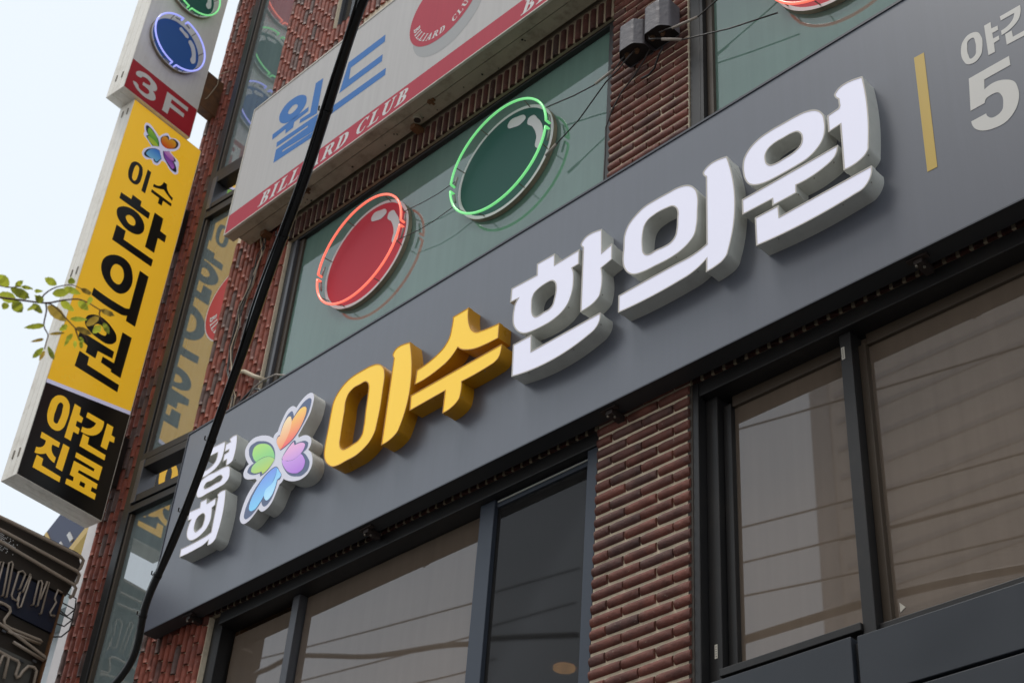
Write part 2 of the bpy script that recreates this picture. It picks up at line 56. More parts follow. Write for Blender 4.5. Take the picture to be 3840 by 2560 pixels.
'swires': [[[-17167,-1200,10647],[-10147,-1200,9784]],[[-17086,-1200,10128],[-10179,-1200,9375]],[[-13499,-1200,9313],[-11377,-1200,9063]],[[-8901,-1200,10897],[-2802,-1200,9998]],[[-8639,-1200,9636],[-3174,-1200,8979]],[[-6844,-1200,8984],[-4100,-1200,8726]],[[-8575,-1200,9223],[-3290,-1200,8617]],[[-8439,-1200,8841],[-3446,-1200,8195]]],
'scable': [[-16222,-1200,10269],[-16232,-1200,10304],[-15943,-1200,10301],[-15431,-1200,10318],[-14801,-1200,10148],[-13880,-1200,9862],[-13244,-1200,9725],[-12445,-1200,9580],[-11872,-1200,9435],[-11066,-1200,9231],[-10131,-1200,8973]]}
# ------------------------------------------------------------------ helpers
def link(name, me, parent=None):
    o = bpy.data.objects.new(name, me); COL.objects.link(o)
    if parent is not None: o.parent = parent
    return o
def thing(name, label, cat, loc=(0, 0, 0), group=None):
    o = bpy.data.objects.new(name, None); COL.objects.link(o); o.location = loc
    o.empty_display_size = 0.1
    o['label'] = label; o['category'] = cat
    if group: o['group'] = group
    return o
def tag(o, label, cat, group=None):
    o['label'] = label; o['category'] = cat
    if group: o['group'] = group
    return o
def mesh_from(verts, faces, m, smooth=False):
    me = bpy.data.meshes.new('m'); me.from_pydata([tuple(v) for v in verts], [], faces); me.update()
    if m is not None:
        for mm in (m if isinstance(m, (list, tuple)) else [m]): me.materials.append(mm)
    if smooth:
        for p in me.polygons: p.use_smooth = True
    return me
def put(name, verts, faces, m, parent=None, smooth=False):
    """world-space vertices; the object's origin goes to its parent's"""
    off = Vector(parent.location) if (parent is not None and parent.type == 'EMPTY') else Vector((0, 0, 0))
    if parent is not None and parent.type != 'EMPTY':
        p = parent
        while p is not None: off += Vector(p.location); p = p.parent
    return link(name, mesh_from([Vector(v) - off for v in verts], faces, m, smooth), parent)
class MB:
    def __init__(s): s.v = []; s.f = []
    def add(s, vs, fs):
        b = len(s.v); s.v += [Vector(v) for v in vs]; s.f += [tuple(i + b for i in f) for f in fs]; return s
    def box(s, x0, x1, y0, y1, z0, z1, fr=None):
        vs = [Vector((x, y, z)) for x in (x0, x1) for y in (y0, y1) for z in (z0, z1)]
        if fr: vs = [fr(v) for v in vs]
        return s.add(vs, [(0, 1, 3, 2), (4, 6, 7, 5), (0, 4, 5, 1), (2, 3, 7, 6), (0, 2, 6, 4), (1, 5, 7, 3)])
    def tube(s, pts, r, n=8, cap=True, radii=None):
        pts = [Vector(p) for p in pts]; rings = []; prev = None
        for i, p in enumerate(pts):
            t = (pts[min(i + 1, len(pts) - 1)] - pts[max(i - 1, 0)]).normalized()
            a = prev if prev is not None else (Vector((0, 0, 1)) if abs(t.z) < .9 else Vector((1, 0, 0)))
            u = (a - t * a.dot(t)).normalized(); prev = u; w = t.cross(u)
            rr = radii[i] if radii else r
            rings.append([p + (u * math.cos(2 * math.pi * k / n) + w * math.sin(2 * math.pi * k / n)) * rr for k in range(n)])
        vs = [q for g in rings for q in g]; fs = []
        for i in range(len(pts) - 1):
            for k in range(n): fs.append((i * n + k, i * n + (k + 1) % n, (i + 1) * n + (k + 1) % n, (i + 1) * n + k))
        if cap: fs.append(tuple(range(n))[::-1]); fs.append(tuple(range((len(pts) - 1) * n, len(pts) * n)))
        return s.add(vs, fs)
    def go(s, name, m, parent=None, smooth=False): return put(name, s.v, s.f, m, parent, smooth)
def bevel(o, w, seg=2):
    b = o.modifiers.new('bevel', 'BEVEL'); b.width = w; b.segments = seg; b.limit_method = 'ANGLE'; b.angle_limit = R(40)
    return o
def curve(pts, step=6.0):
    """control points (a, b[, 1 = smooth]) -> closed outline"""
    n = len(pts); P = [Vector((p[0], p[1])) for p in pts]; sm = [len(p) > 2 and p[2] for p in pts]; T = []
    for i in range(n):
        d1 = P[i] - P[i - 1]; d2 = P[(i + 1) % n] - P[i]; l1, l2 = d1.length + 1e-6, d2.length + 1e-6
        T.append((d1 / l1 * l2 + d2 / l2 * l1).normalized() if sm[i] else None)
    outl = []
    for i in range(n):
        j = (i + 1) % n; a, b = P[i], P[j]; L = (b - a).length
        if not sm[i] and not sm[j]: outl.append(a); continue
        ta = T[i] if sm[i] else None; tb = T[j] if sm[j] else None
        ch = (b - a).normalized()
        if ta is None: ta = (2 * ch - tb * (ch.dot(tb))).normalized() if tb is not None else ch
        if tb is None: tb = (2 * ch - ta * (ch.dot(ta))).normalized()
        ta = ta * L; tb = tb * L; k = max(2, min(14, int(L / step)))
        for q in range(k):
            t = q / k; t2 = t * t; t3 = t2 * t
            outl.append(a * (2 * t3 - 3 * t2 + 1) + ta * (t3 - 2 * t2 + t) + b * (-2 * t3 + 3 * t2) + tb * (t3 - t2))
    res = []
    for p in outl:
        if not res or (p - res[-1]).length > .4: res.append(p)
    if (res[0] - res[-1]).length < .4: res.pop()
    return res
def area(l): return sum(l[i - 1].x * l[i].y - l[i].x * l[i - 1].y for i in range(len(l))) / 2
def loops_of(paths, step=6.0):
    out = []
    for i, p in enumerate(paths):
        l = curve(p, step); a = area(l)
        if (i == 0) != (a > 0): l.reverse()
        out.append(l)
    return out
def inset(l, d):
    n = len(l); res = []
    for i in range(n):
        a = (l[i] - l[i - 1]); b = (l[(i + 1) % n] - l[i])
        na = Vector((-a.y, a.x)).normalized(); nb = Vector((-b.y, b.x)).normalized()
        m = na + nb; q = m.length_squared
        m = m * (2 / q) if q > .6 else m.normalized() * 1.8
        res.append(l[i] + m * d)
    return res
def fill(mb, loops, F, dep):
    flat = [v for l in loops for v in l]
    tr = tessellate_polygon([[Vector((v.x, v.y, 0)) for v in l] for l in loops])
    fs = []
    for t in tr:
        a, b, c = (flat[i] for i in t)
        cr = (b - a).cross(c - a)
        fs.append(tuple(t) if cr > 0 else (t[0], t[2], t[1]))
    mb.add([F(v.x, v.y, dep) for v in flat], fs)
def wall(mb, l, d0, d1, F, l2=None):
    l2 = l2 or l; n = len(l)
    mb.add([F(v.x, v.y, d0) for v in l] + [F(v.x, v.y, d1) for v in l2], [(i, n + i, n + (i + 1) % n, (i + 1) % n) for i in range(n)])
def ring(mb, l, li, F, d):
    n = len(l); mb.add([F(v.x, v.y, d) for v in l] + [F(v.x, v.y, d) for v in li], [(i, (i + 1) % n, n + (i + 1) % n, n + i) for i in range(n)])
# planes: depth grows into the building
def FAC(x, z, d): return Vector((x / 1000, d, z / 1000))
HX, HY = -8.42, 4.6
cL, sL = math.cos(R(5)), math.sin(R(5))
def LEFT(s, d, z): return Vector((HX - s * cL - d * sL, HY - s * sL + d * cL, z))       # metres, left wing
c9, s9 = math.cos(R(96)), math.sin(R(96))
WX, WY, KS = -9.6442, 4.7685, 1.0566     # foot of the sign bracket on the pier; the sign outlines are drawn at 1 : KS
def SGN(u, z, d): return Vector((WX - KS * (c9 * u / 1000 - s9 * d), WY - KS * (s9 * u / 1000 + c9 * d), KS * z / 1000 - .0906))  # u outwards (mm), d = proud of the face (m)
def SGF(u, z, dep): return SGN(-u, z, -dep)                                             # mirrored u so that outlines stay counter-clockwise
# ------------------------------------------------------------------ materials
def mat(name, col, rough=.5, metal=0., spec=.5, emit=None, es=0., var=0., scale=8., bump=0., bscale=60., streak=0., coat=0., dirt=None, dirt_amt=0.):
    m = bpy.data.materials.new(name); m.use_nodes = True; n = m.node_tree.nodes; L = m.node_tree.links; b = n['Principled BSDF']
    b.inputs['Base Color'].default_value = (*col, 1); b.inputs['Roughness'].default_value = rough; b.inputs['Metallic'].default_value = metal
    b.inputs['Specular IOR Level'].default_value = spec; b.inputs['Coat Weight'].default_value = coat
    if emit: b.inputs['Emission Color'].default_value = (*emit, 1); b.inputs['Emission Strength'].default_value = es
    tc = n.new('ShaderNodeTexCoord'); last = None
    if var or streak or dirt:
        rgb = n.new('ShaderNodeRGB'); rgb.outputs[0].default_value = (*col, 1); last = rgb.outputs[0]
    if var:
        t = n.new('ShaderNodeTexNoise'); t.inputs['Scale'].default_value = scale; t.inputs['Detail'].default_value = 6; L.new(tc.outputs['Object'], t.inputs['Vector'])
        r = n.new('ShaderNodeMapRange'); r.inputs[1].default_value = .3; r.inputs[2].default_value = .7; r.inputs[3].default_value = 1 - var; r.inputs[4].default_value = 1 + var
        L.new(t.outputs[0], r.inputs[0])
        h = n.new('ShaderNodeVectorMath'); h.operation = 'SCALE'; L.new(last, h.inputs[0]); L.new(r.outputs[0], h.inputs['Scale']); last = h.outputs[0]
        rr = n.new('ShaderNodeMapRange'); rr.inputs[1].default_value = .3; rr.inputs[2].default_value = .7; rr.inputs[3].default_value = max(.02, rough - .12); rr.inputs[4].default_value = min(1, rough + .12)
        L.new(t.outputs[0], rr.inputs[0]); L.new(rr.outputs[0], b.inputs['Roughness'])
    if streak:
        mp = n.new('ShaderNodeMapping'); mp.inputs['Scale'].default_value = (22, 22, .55); L.new(tc.outputs['Object'], mp.inputs[0])
        t = n.new('ShaderNodeTexNoise'); t.inputs['Scale'].default_value = 1.; t.inputs['Detail'].default_value = 5; t.inputs['Roughness'].default_value = .7; L.new(mp.outputs[0], t.inputs['Vector'])
        r = n.new('ShaderNodeMapRange'); r.inputs[1].default_value = .35; r.inputs[2].default_value = .75; r.inputs[3].default_value = 1 + streak * .4; r.inputs[4].default_value = 1 - streak
        L.new(t.outputs[0], r.inputs[0])
        h = n.new('ShaderNodeVectorMath'); h.operation = 'SCALE'; L.new(last, h.inputs[0]); L.new(r.outputs[0], h.inputs['Scale']); last = h.outputs[0]
    if dirt:
        t = n.new('ShaderNodeTexNoise'); t.inputs['Scale'].default_value = 5; t.inputs['Detail'].default_value = 9; t.inputs['Roughness'].default_value = .68; L.new(tc.outputs['Object'], t.inputs['Vector'])
        r = n.new('ShaderNodeMapRange'); r.inputs[1].default_value = .5; r.inputs[2].default_value = .72; r.inputs[3].default_value = 0; r.inputs[4].default_value = dirt_amt; L.new(t.outputs[0], r.inputs[0])
        mx = n.new('ShaderNodeMix'); mx.data_type = 'RGBA'; mx.inputs[7].default_value = (*dirt, 1); L.new(last, mx.inputs[6]); L.new(r.outputs[0], mx.inputs[0]); last = mx.outputs[2]
    if last is not None: L.new(last, b.inputs['Base Color'])
    if bump:
        t = n.new('ShaderNodeTexNoise'); t.inputs['Scale'].default_value = bscale; t.inputs['Detail'].default_value = 4; L.new(tc.outputs['Object'], t.inputs['Vector'])
        bp = n.new('ShaderNodeBump'); bp.inputs['Strength'].default_value = bump; bp.inputs['Distance'].default_value = .01; L.new(t.outputs[0], bp.inputs['Height']); L.new(bp.outputs[0], b.inputs['Normal'])
    return m
def glass(name, tint, ior=1.7, refl=None, rough=.015, film=None, film_amt=0., wave=.02, dust=.0):
    """a coated pane: what is seen through it, a translucent film and the mirror image of the street"""
    m = bpy.data.materials.new(name); m.use_nodes = True; n = m.node_tree.nodes; L = m.node_tree.links; n.remove(n['Principled BSDF'])
    o = n['Material Output']; tr = n.new('ShaderNodeBsdfTransparent'); tr.inputs[0].default_value = (*tint, 1)
    gl = n.new('ShaderNodeBsdfGlossy'); gl.inputs['Roughness'].default_value = rough; gl.inputs[0].default_value = (.98, .98, 1, 1)
    fr = n.new('ShaderNodeFresnel'); fr.inputs[0].default_value = ior
    tc = n.new('ShaderNodeTexCoord'); last = tr.outputs[0]
    if film:
        t = n.new('ShaderNodeTexNoise'); t.inputs['Scale'].default_value = 1.3; t.inputs['Detail'].default_value = 7; L.new(tc.outputs['Object'], t.inputs['Vector'])
        cr = n.new('ShaderNodeMix'); cr.data_type = 'RGBA'; cr.inputs[6].default_value = (*[c * .82 for c in film], 1); cr.inputs[7].default_value = (*[min(1, c * 1.12) for c in film], 1); L.new(t.outputs[0], cr.inputs[0])
        df = n.new('ShaderNodeBsdfDiffuse'); L.new(cr.outputs[2], df.inputs[0])
        mp = n.new('ShaderNodeMapping'); mp.inputs['Scale'].default_value = (16, 16, .8); L.new(tc.outputs['Object'], mp.inputs[0])
        t2 = n.new('ShaderNodeTexNoise'); t2.inputs['Scale'].default_value = 1; t2.inputs['Detail'].default_value = 6; L.new(mp.outputs[0], t2.inputs['Vector'])
        r2 = n.new('ShaderNodeMapRange'); r2.inputs[1].default_value = .3; r2.inputs[2].default_value = .75; r2.inputs[3].default_value = max(0, film_amt - dust); r2.inputs[4].default_value = min(1, film_amt + dust); L.new(t2.outputs[0], r2.inputs[0])
        a = n.new('ShaderNodeMixShader'); L.new(r2.outputs[0], a.inputs[0]); L.new(last, a.inputs[1]); L.new(df.outputs[0], a.inputs[2]); last = a.outputs[0]
    if wave:
        t = n.new('ShaderNodeTexNoise'); t.inputs['Scale'].default_value = 1.6; L.new(tc.outputs['Object'], t.inputs['Vector'])
        bp = n.new('ShaderNodeBump'); bp.inputs['Strength'].default_value = wave; bp.inputs['Distance'].default_value = .05; L.new(t.outputs[0], bp.inputs['Height']); L.new(bp.outputs[0], gl.inputs['Normal'])
    x = n.new('ShaderNodeMixShader')
    if refl is None: L.new(fr.outputs[0], x.inputs[0])
    else: x.inputs[0].default_value = refl
    L.new(last, x.inputs[1]); L.new(gl.outputs[0], x.inputs[2]); L.new(x.outputs[0], o.inputs[0])
    return m
def brick_mat(name, c1, c2, c3):
    m = mat(name, c1, rough=.62, bump=.35, bscale=55., spec=.35); n = m.node_tree.nodes; L = m.node_tree.links; b = n['Principled BSDF']
    oi = n.new('ShaderNodeObjectInfo'); ge = n.new('ShaderNodeNewGeometry'); ad = n.new('ShaderNodeMath'); ad.operation = 'ADD'; fr = n.new('ShaderNodeMath'); fr.operation = 'FRACT'
    L.new(oi.outputs['Random'], ad.inputs[0]); L.new(ge.outputs['Random Per Island'], ad.inputs[1]); L.new(ad.outputs[0], fr.inputs[0])
    cr = n.new('ShaderNodeValToRGB'); e = cr.color_ramp.elements; e[0].position = 0; e[0].color = (*c3, 1); e[1].position = 1; e[1].color = (*[min(1, v * 1.15) for v in c1], 1)
    for pos, c in ((.12, c3), (.2, c2), (.5, c1), (.8, [v * .85 for v in c1])):
        x = e.new(pos); x.color = (*c, 1)
    L.new(fr.outputs[0], cr.inputs[0])
    tc = n.new('ShaderNodeTexCoord'); t = n.new('ShaderNodeTexNoise'); t.inputs['Scale'].default_value = 11; t.inputs['Detail'].default_value = 7; L.new(ge.outputs['Position'], t.inputs['Vector'])
    r = n.new('ShaderNodeMapRange'); r.inputs[1].default_value = .28; r.inputs[2].default_value = .72; r.inputs[3].default_value = .55; r.inputs[4].default_value = 1.3; L.new(t.outputs[0], r.inputs[0])
    h = n.new('ShaderNodeVectorMath'); h.operation = 'SCALE'; L.new(cr.outputs[0], h.inputs[0]); L.new(r.outputs[0], h.inputs['Scale'])
    t2 = n.new('ShaderNodeTexNoise'); t2.inputs['Scale'].default_value = 70; t2.inputs['Detail'].default_value = 3; L.new(ge.outputs['Position'], t2.inputs['Vector'])
    r2 = n.new('ShaderNodeMapRange'); r2.inputs[1].default_value = .67; r2.inputs[2].default_value = .76; r2.inputs[3].default_value = 0; r2.inputs[4].default_value = .55; L.new(t2.outputs[0], r2.inputs[0])
    mx = n.new('ShaderNodeMix'); mx.data_type = 'RGBA'; mx.inputs[7].default_value = (.42, .33, .25, 1); L.new(h.outputs[0], mx.inputs[6]); L.new(r2.outputs[0], mx.inputs[0]); L.new(mx.outputs[2], b.inputs['Base Color'])
    return m
def grad_mat(name, c0, c1, emit=.45):
    """printed colour blend from the bottom (c0) to the top (c1) of the piece"""
    m = mat(name, c0, rough=.35); n = m.node_tree.nodes; L = m.node_tree.links; b = n['Principled BSDF']
    tc = n.new('ShaderNodeTexCoord'); sp = n.new('ShaderNodeSeparateXYZ'); L.new(tc.outputs['Generated'], sp.inputs[0])
    mx = n.new('ShaderNodeMix'); mx.data_type = 'RGBA'; mx.inputs[6].default_value = (*c0, 1); mx.inputs[7].default_value = (*c1, 1); L.new(sp.outputs[2], mx.inputs[0])
    L.new(mx.outputs[2], b.inputs['Base Color']); L.new(mx.outputs[2], b.inputs['Emission Color']); b.inputs['Emission Strength'].default_value = emit
    return m
M = {}
M['panel'] = mat('panel_grey', (.098, .107, .136), rough=.30, streak=.07)
M['panel'].node_tree.nodes['Principled BSDF'].inputs['IOR'].default_value = 1.85
M['panel_edge'] = mat('panel_edge', (.05, .055, .07), rough=.4)
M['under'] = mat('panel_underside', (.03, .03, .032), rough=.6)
M['white_side'] = mat('white_painted_metal', (.66, .66, .61), rough=.38, var=.06, scale=9, dirt=(.12, .11, .09), dirt_amt=.18)
M['white_lip'] = mat('letter_trim', (.62, .58, .52), rough=.4)
M['white_face'] = mat('lit_white_acrylic', (.42, .42, .47), rough=.3, emit=(.84, .84, 1.), es=.55)
M['yellow_side'] = mat('amber_painted_metal', (.62, .285, .008), rough=.36, var=.05, scale=9)
M['yellow_face'] = mat('lit_yellow_acrylic', (.62, .42, .03), rough=.3, emit=(1., .60, .03), es=.52)
M['screw'] = mat('screw_metal', (.35, .32, .27), rough=.4, metal=.8)
M['vinyl'] = mat('pale_vinyl', (.68, .66, .62), rough=.4)
M['vinyl_yellow'] = mat('yellow_vinyl', (.62, .42, .075), rough=.4)
M['bill_face'] = mat('white_flex_face', (.56, .54, .525), rough=.5, spec=.2, streak=.07)
M['bill_metal'] = mat('beige_painted_metal', (.42, .37, .28), rough=.55, dirt=(.10, .075, .045), dirt_amt=.75, var=.1, scale=4)
M['bill_trim'] = mat('sign_trim', (.66, .62, .54), rough=.45, dirt=(.25, .18, .1), dirt_amt=.5)
M['bill_red'] = mat('red_vinyl', (.50, .052, .082), rough=.5, spec=.12, streak=.06)
M['bill_blue'] = mat('blue_vinyl', (.060, .20, .52), rough=.5, spec=.12)
M['bill_shadow'] = mat('grey_vinyl', (.36, .36, .355), rough=.45)
M['bill_text'] = mat('white_vinyl', (.70, .67, .65), rough=.45)
M['decal_red'] = mat('decal_red', (.55, .02, .035), rough=.35)
M['ball_red'] = mat('ball_red', (.56, .035, .058), rough=.5, spec=.15)
M['ball_green'] = mat('ball_green', (.018, .095, .075), rough=.5, spec=.15)
M['ball_blue'] = mat('ball_blue', (.030, .105, .33), rough=.5, spec=.15)
M['ball_white'] = mat('ball_white', (.62, .61, .60), rough=.4)
M['rim_side'] = mat('rim_aged_metal', (.30, .25, .17), rough=.6, dirt=(.06, .05, .03), dirt_amt=.8, var=.1)
M['neon_red'] = mat('neon_red_tube', (.9, .25, .18), rough=.2, emit=(1., .16, .10), es=1.0)
M['neon_green'] = mat('neon_green_tube', (.3, .8, .35), rough=.2, emit=(.20, .85, .26), es=.62)
M['neon_blue'] = mat('neon_blue_tube', (.4, .45, .9), rough=.2, emit=(.34, .37, 1.), es=.85)
M['electrode'] = mat('electrode_glass', (.35, .33, .31), rough=.25)
M['bracket_wire'] = mat('standoff_metal', (.22, .19, .15), rough=.5, metal=.5)
M['brick'] = brick_mat('brick_red', (.190, .064, .045), (.155, .058, .044), (.125, .056, .046))
M['brick_d'] = brick_mat('brick_dark', (.085, .028, .020), (.07, .026, .02), (.05, .025, .02))  # darker brick tone for the soldier courses over the windows
M['brick_l'] = brick_mat('brick_orange_red', (.285, .072, .043), (.235, .066, .043), (.135, .080, .068))
M['mortar_dark'] = mat('dark_mortar', (.36, .29, .20), rough=.9, bump=.6, bscale=45)  # darker mortar tone behind those soldier courses
M['mortar'] = mat('mortar', (.78, .66, .49), rough=.9, bump=.6, bscale=45, dirt=(.28, .21, .14), dirt_amt=.55)
M['frame'] = mat('dark_bronze_frame', (.013, .012, .012), rough=.45, dirt=(.05, .04, .03), dirt_amt=.3)
M['frame_in'] = mat('brown_inner_frame', (.060, .042, .027), rough=.5)
M['frame_lit'] = mat('grey_aluminium_frame', (.10, .10, .108), rough=.35, metal=.4)
M['frame_blue'] = mat('blue_grey_frame', (.045, .055, .075), rough=.4, metal=.2)
M['gasket'] = mat('pale_gasket', (.55, .55, .5), rough=.6)
M['caulk'] = mat('brown_caulk', (.055, .042, .032), rough=.7, bump=.5, bscale=25)
M['glass_low'] = glass('grey_glass', (.42, .40, .38), ior=1.80, film=(.225, .172, .130), film_amt=.78, dust=.05, wave=0.)
M['glass_dark'] = glass('screen_glass', (.5, .5, .5), ior=1.27, film=(.034, .033, .032), film_amt=.72, dust=.05, rough=.03, wave=0.)
M['glass_up'] = glass('green_film_glass', (.50, .74, .62), ior=1.62, film=(.235, .385, .325), film_amt=.62, dust=.04, wave=0.)
M['blind'] = mat('cream_blind', (.50, .50, .36), rough=.9, streak=.15)
M['glass_left'] = glass('mirror_film_glass', (.1, .1, .1), refl=.38, film=(.22, .28, .28), film_amt=.9, dust=.08, wave=0.)
M['glass_transom'] = glass('transom_glass', (.2, .2, .19), ior=1.6, film=(.16, .16, .135), film_amt=.9, dust=.08)
M['clad'] = mat('charcoal_cladding', (.030, .036, .046), rough=.45, var=.06, scale=2.5)
M['groove'] = mat('cladding_groove', (.02, .02, .022), rough=.6)
M['cab'] = mat('cream_cabinet', (.90, .85, .76), rough=.45, streak=.10, dirt=(.32, .24, .13), dirt_amt=.35)
M['cab_face'] = mat('white_cabinet_face', (.68, .645, .61), rough=.4, streak=.08, dirt=(.35, .22, .18), dirt_amt=.18)
M['lit_yellow'] = mat('lit_yellow_film', (.70, .40, .02), rough=.35, emit=(1., .56, .03), es=.36, var=.05, scale=1.4)
M['lit_lav'] = mat('lit_white_film', (.6, .6, .7), rough=.35, emit=(.7, .68, 1.), es=.28)
M['black_film'] = mat('black_film', (.006, .006, .007), rough=.3)
M['sign_red'] = mat('sign_red', (.40, .018, .028), rough=.45, spec=.2, var=.1, scale=3)
M['rust'] = mat('rusty_steel', (.17, .075, .028), rough=.7, dirt=(.04, .022, .013), dirt_amt=.9, var=.2, scale=6, bump=.3)
M['dark_steel'] = mat('dark_brown_steel', (.030, .019, .016), rough=.55, var=.15)
M['rubber'] = mat('black_rubber', (.006, .006, .0065), rough=.28, spec=.5, bump=.12, bscale=30)
M['wire'] = mat('dark_wire', (.035, .03, .027), rough=.5)
M['sleeve'] = mat('beige_sleeve', (.38, .33, .28), rough=.5)
M['cream_wire'] = mat('cream_wire', (.52, .43, .30), rough=.5)
M['trafo'] = mat('grey_transformer_paint', (.125, .115, .125), rough=.5, bump=.5, bscale=24, var=.12, scale=5, streak=.06)
M['trafo_base'] = mat('transformer_tar', (.012, .010, .009), rough=.6)
M['bushing'] = mat('brown_porcelain', (.15, .085, .045), rough=.35)
M['leaf'] = mat('leaf', (.15, .20, .025), rough=.5, var=.2, scale=9)
M['leaf2'] = mat('leaf_reddish', (.16, .12, .03), rough=.5, var=.25, scale=9)
for k in ('leaf', 'leaf2'):
    b = M[k].node_tree.nodes['Principled BSDF']; nn = M[k].node_tree.nodes; LL = M[k].node_tree.links
    tl = nn.new('ShaderNodeBsdfTranslucent'); tl.inputs[0].default_value = (.62, .66, .07, 1) if k == 'leaf' else (.62, .42, .08, 1)
    mx = nn.new('ShaderNodeMixShader'); mx.inputs[0].default_value = .55; LL.new(b.outputs[0], mx.inputs[1]); LL.new(tl.outputs[0], mx.inputs[2]); LL.new(mx.outputs[0], nn['Material Output'].inputs[0])
M['twig'] = mat('twig_bark', (.13, .06, .045), rough=.7)
M['board'] = mat('dark_board', (.030, .021, .015), rough=.55, var=.15, scale=5)
M['board_blue'] = mat('navy_board', (.010, .014, .035), rough=.5, dirt=(.09, .04, .008), dirt_amt=.4)
M['board_grey'] = mat('worn_grey_board', (.10, .095, .085), rough=.5, var=.3, scale=5)
M['tube_off'] = mat('unlit_neon_tube', (.42, .34, .27), rough=.3)
M['stucco'] = mat('white_stucco', (.78, .74, .73), rough=.8, var=.04)
M['stucco_far'] = mat('pale_wall', (.74, .78, .80), rough=.8, var=.03)
M['navy'] = mat('navy_sign', (.012, .022, .075), rough=.4)
M['gold'] = mat('gold_letter', (.62, .42, .12), rough=.4)
M['concrete'] = mat('concrete_wall', (.30, .29, .27), rough=.85, var=.12)
M['room'] = mat('room_paint', (.33, .29, .25), rough=.85)
M['asphalt'] = mat('asphalt', (.09, .09, .09), rough=.9, var=.2, scale=2)
M['siding'] = mat('beige_siding', (.84, .74, .66), rough=.7)
M['siding_groove'] = mat('siding_joint', (.60, .56, .54), rough=.7)
M['lamp_warm'] = mat('warm_lamp', (.9, .6, .3), emit=(1., .50, .13), es=6.)
M['lamp_tube'] = mat('fluorescent_tube', (.9, .9, .9), emit=(1., 1., 1.), es=26.)
M['sticker'] = mat('paper_sticker', (.62, .58, .50), rough=.6)
M['ink'] = mat('print_ink', (.10, .09, .08), rough=.6)
PET = dict(navy=mat('print_navy', (.075, .105, .19), rough=.35, emit=(.1, .14, .28), es=.25),
    orange=grad_mat('print_orange', (.80, .10, .13), (.86, .55, .12)), amber=grad_mat('print_amber', (.80, .28, .12), (.86, .68, .40)),
    green=grad_mat('print_green', (.18, .55, .22), (.38, .66, .16)), lime=grad_mat('print_lime', (.42, .58, .10), (.30, .58, .22)),
    pink=grad_mat('print_pink', (.55, .30, .68), (.78, .42, .60)), purple=grad_mat('print_purple', (.40, .17, .62), (.56, .32, .72)),
    blue=grad_mat('print_blue', (.20, .56, .84), (.16, .28, .74)), sky_blue=grad_mat('print_sky_blue', (.42, .72, .90), (.18, .50, .86)))
PS = dict(navy=mat('film_navy', (.008, .010, .03), rough=.35),
    orange=grad_mat('film_orange', (.62, .05, .01), (.70, .36, .02), .2), green=grad_mat('film_green', (.06, .28, .04), (.28, .50, .03), .2), lime=grad_mat('film_lime', (.48, .55, .03), (.26, .45, .04), .2),
    pink=grad_mat('film_pink', (.40, .12, .48), (.62, .28, .55), .2), purple=grad_mat('film_purple', (.45, .14, .58), (.12, .02, .25), .2), blue=grad_mat('film_blue', (.18, .48, .72), (.03, .16, .60), .2))
rnd = random.Random(7)
# ================================================================== the setting
g = MB().box(-60, 60, -60, 60, -.05, 0).go('ground', M['asphalt']); g['kind'] = 'structure'
# ------------------------------------------------------------------ brick building
B = thing('brick_building', 'red brick building with rounded bricks, dark window frames and shop signs', 'building', (-4, 4.6, 0))
YW = 4.6
GY = 4.72        # glass of the clinic windows
UY = 4.66        # glass of the billiard hall windows
def brick_mesh(L, H, P, seed, m):
    """a half-round brick: length along x, height along z, bulging to -y"""
    r = random.Random(seed); nx = 7; nr = 6; vs = []; fs = []
    hx = L / 2
    for i in range(nx):
        t = i / (nx - 1) * 2 - 1; x = t * hx
        q = 1.0 if 0 < i < nx - 1 else .90
        for k in range(nr + 1):
            a = math.pi * k / nr
            j = (r.random() - .5) * .0022 * (1 if 0 < k < nr else 0)
            z = -math.cos(a) * H / 2 * (.97 if q < 1 else 1); y = -(abs(math.sin(a)) ** .75) * P * q + j
            xx = x * (1 if q == 1 else 1) + (r.random() - .5) * .002
            vs.append((xx, y, z))
    w = nr + 1
    for i in range(nx - 1):
        for k in range(nr): fs.append((i * w + k, i * w + k + 1, (i + 1) * w + k + 1, (i + 1) * w + k))
    fs.append(tuple(range(w))); fs.append(tuple(range((nx - 1) * w, nx * w))[::-1])
    me = mesh_from(vs, fs, m, True)
    for p in me.polygons[-2:]: p.use_smooth = False
    return me
BH, BP = .0515, .0250
def brick_set(m):
    return {'full': [brick_mesh(.189, BH, BP, s, m) for s in range(6)], 'half': [brick_mesh(.092, BH, BP, s + 40, m) for s in range(3)]}
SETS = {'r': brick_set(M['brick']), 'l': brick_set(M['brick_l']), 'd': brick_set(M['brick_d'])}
RM = {'h': Matrix.Identity(3), 'v': Matrix.Rotation(R(90), 3, 'Y')}
BR = []      # (priority, pier key, set, size, position, rotation, scale)
def brick(key, st, size, pos, rot, sx=1.0, pri=0): BR.append((pri, key, st, size, Vector(pos), rot, sx))
MORT = {}
def mortar(key, *boxes, fr=None, m='mortar'):
    mb = MB()
    for b in boxes: mb.box(*b, fr=fr)
    o = mb.go('brick_pier', M[m], B); MORT[key] = o; return o
PX0, PX1 = -4.328, -3.727
mortar('pillar', (PX0 + .004, PX1 - .004, YW - .0065, YW + .25, 3.6, 12.6))
c0, ch = 5.935, .06615
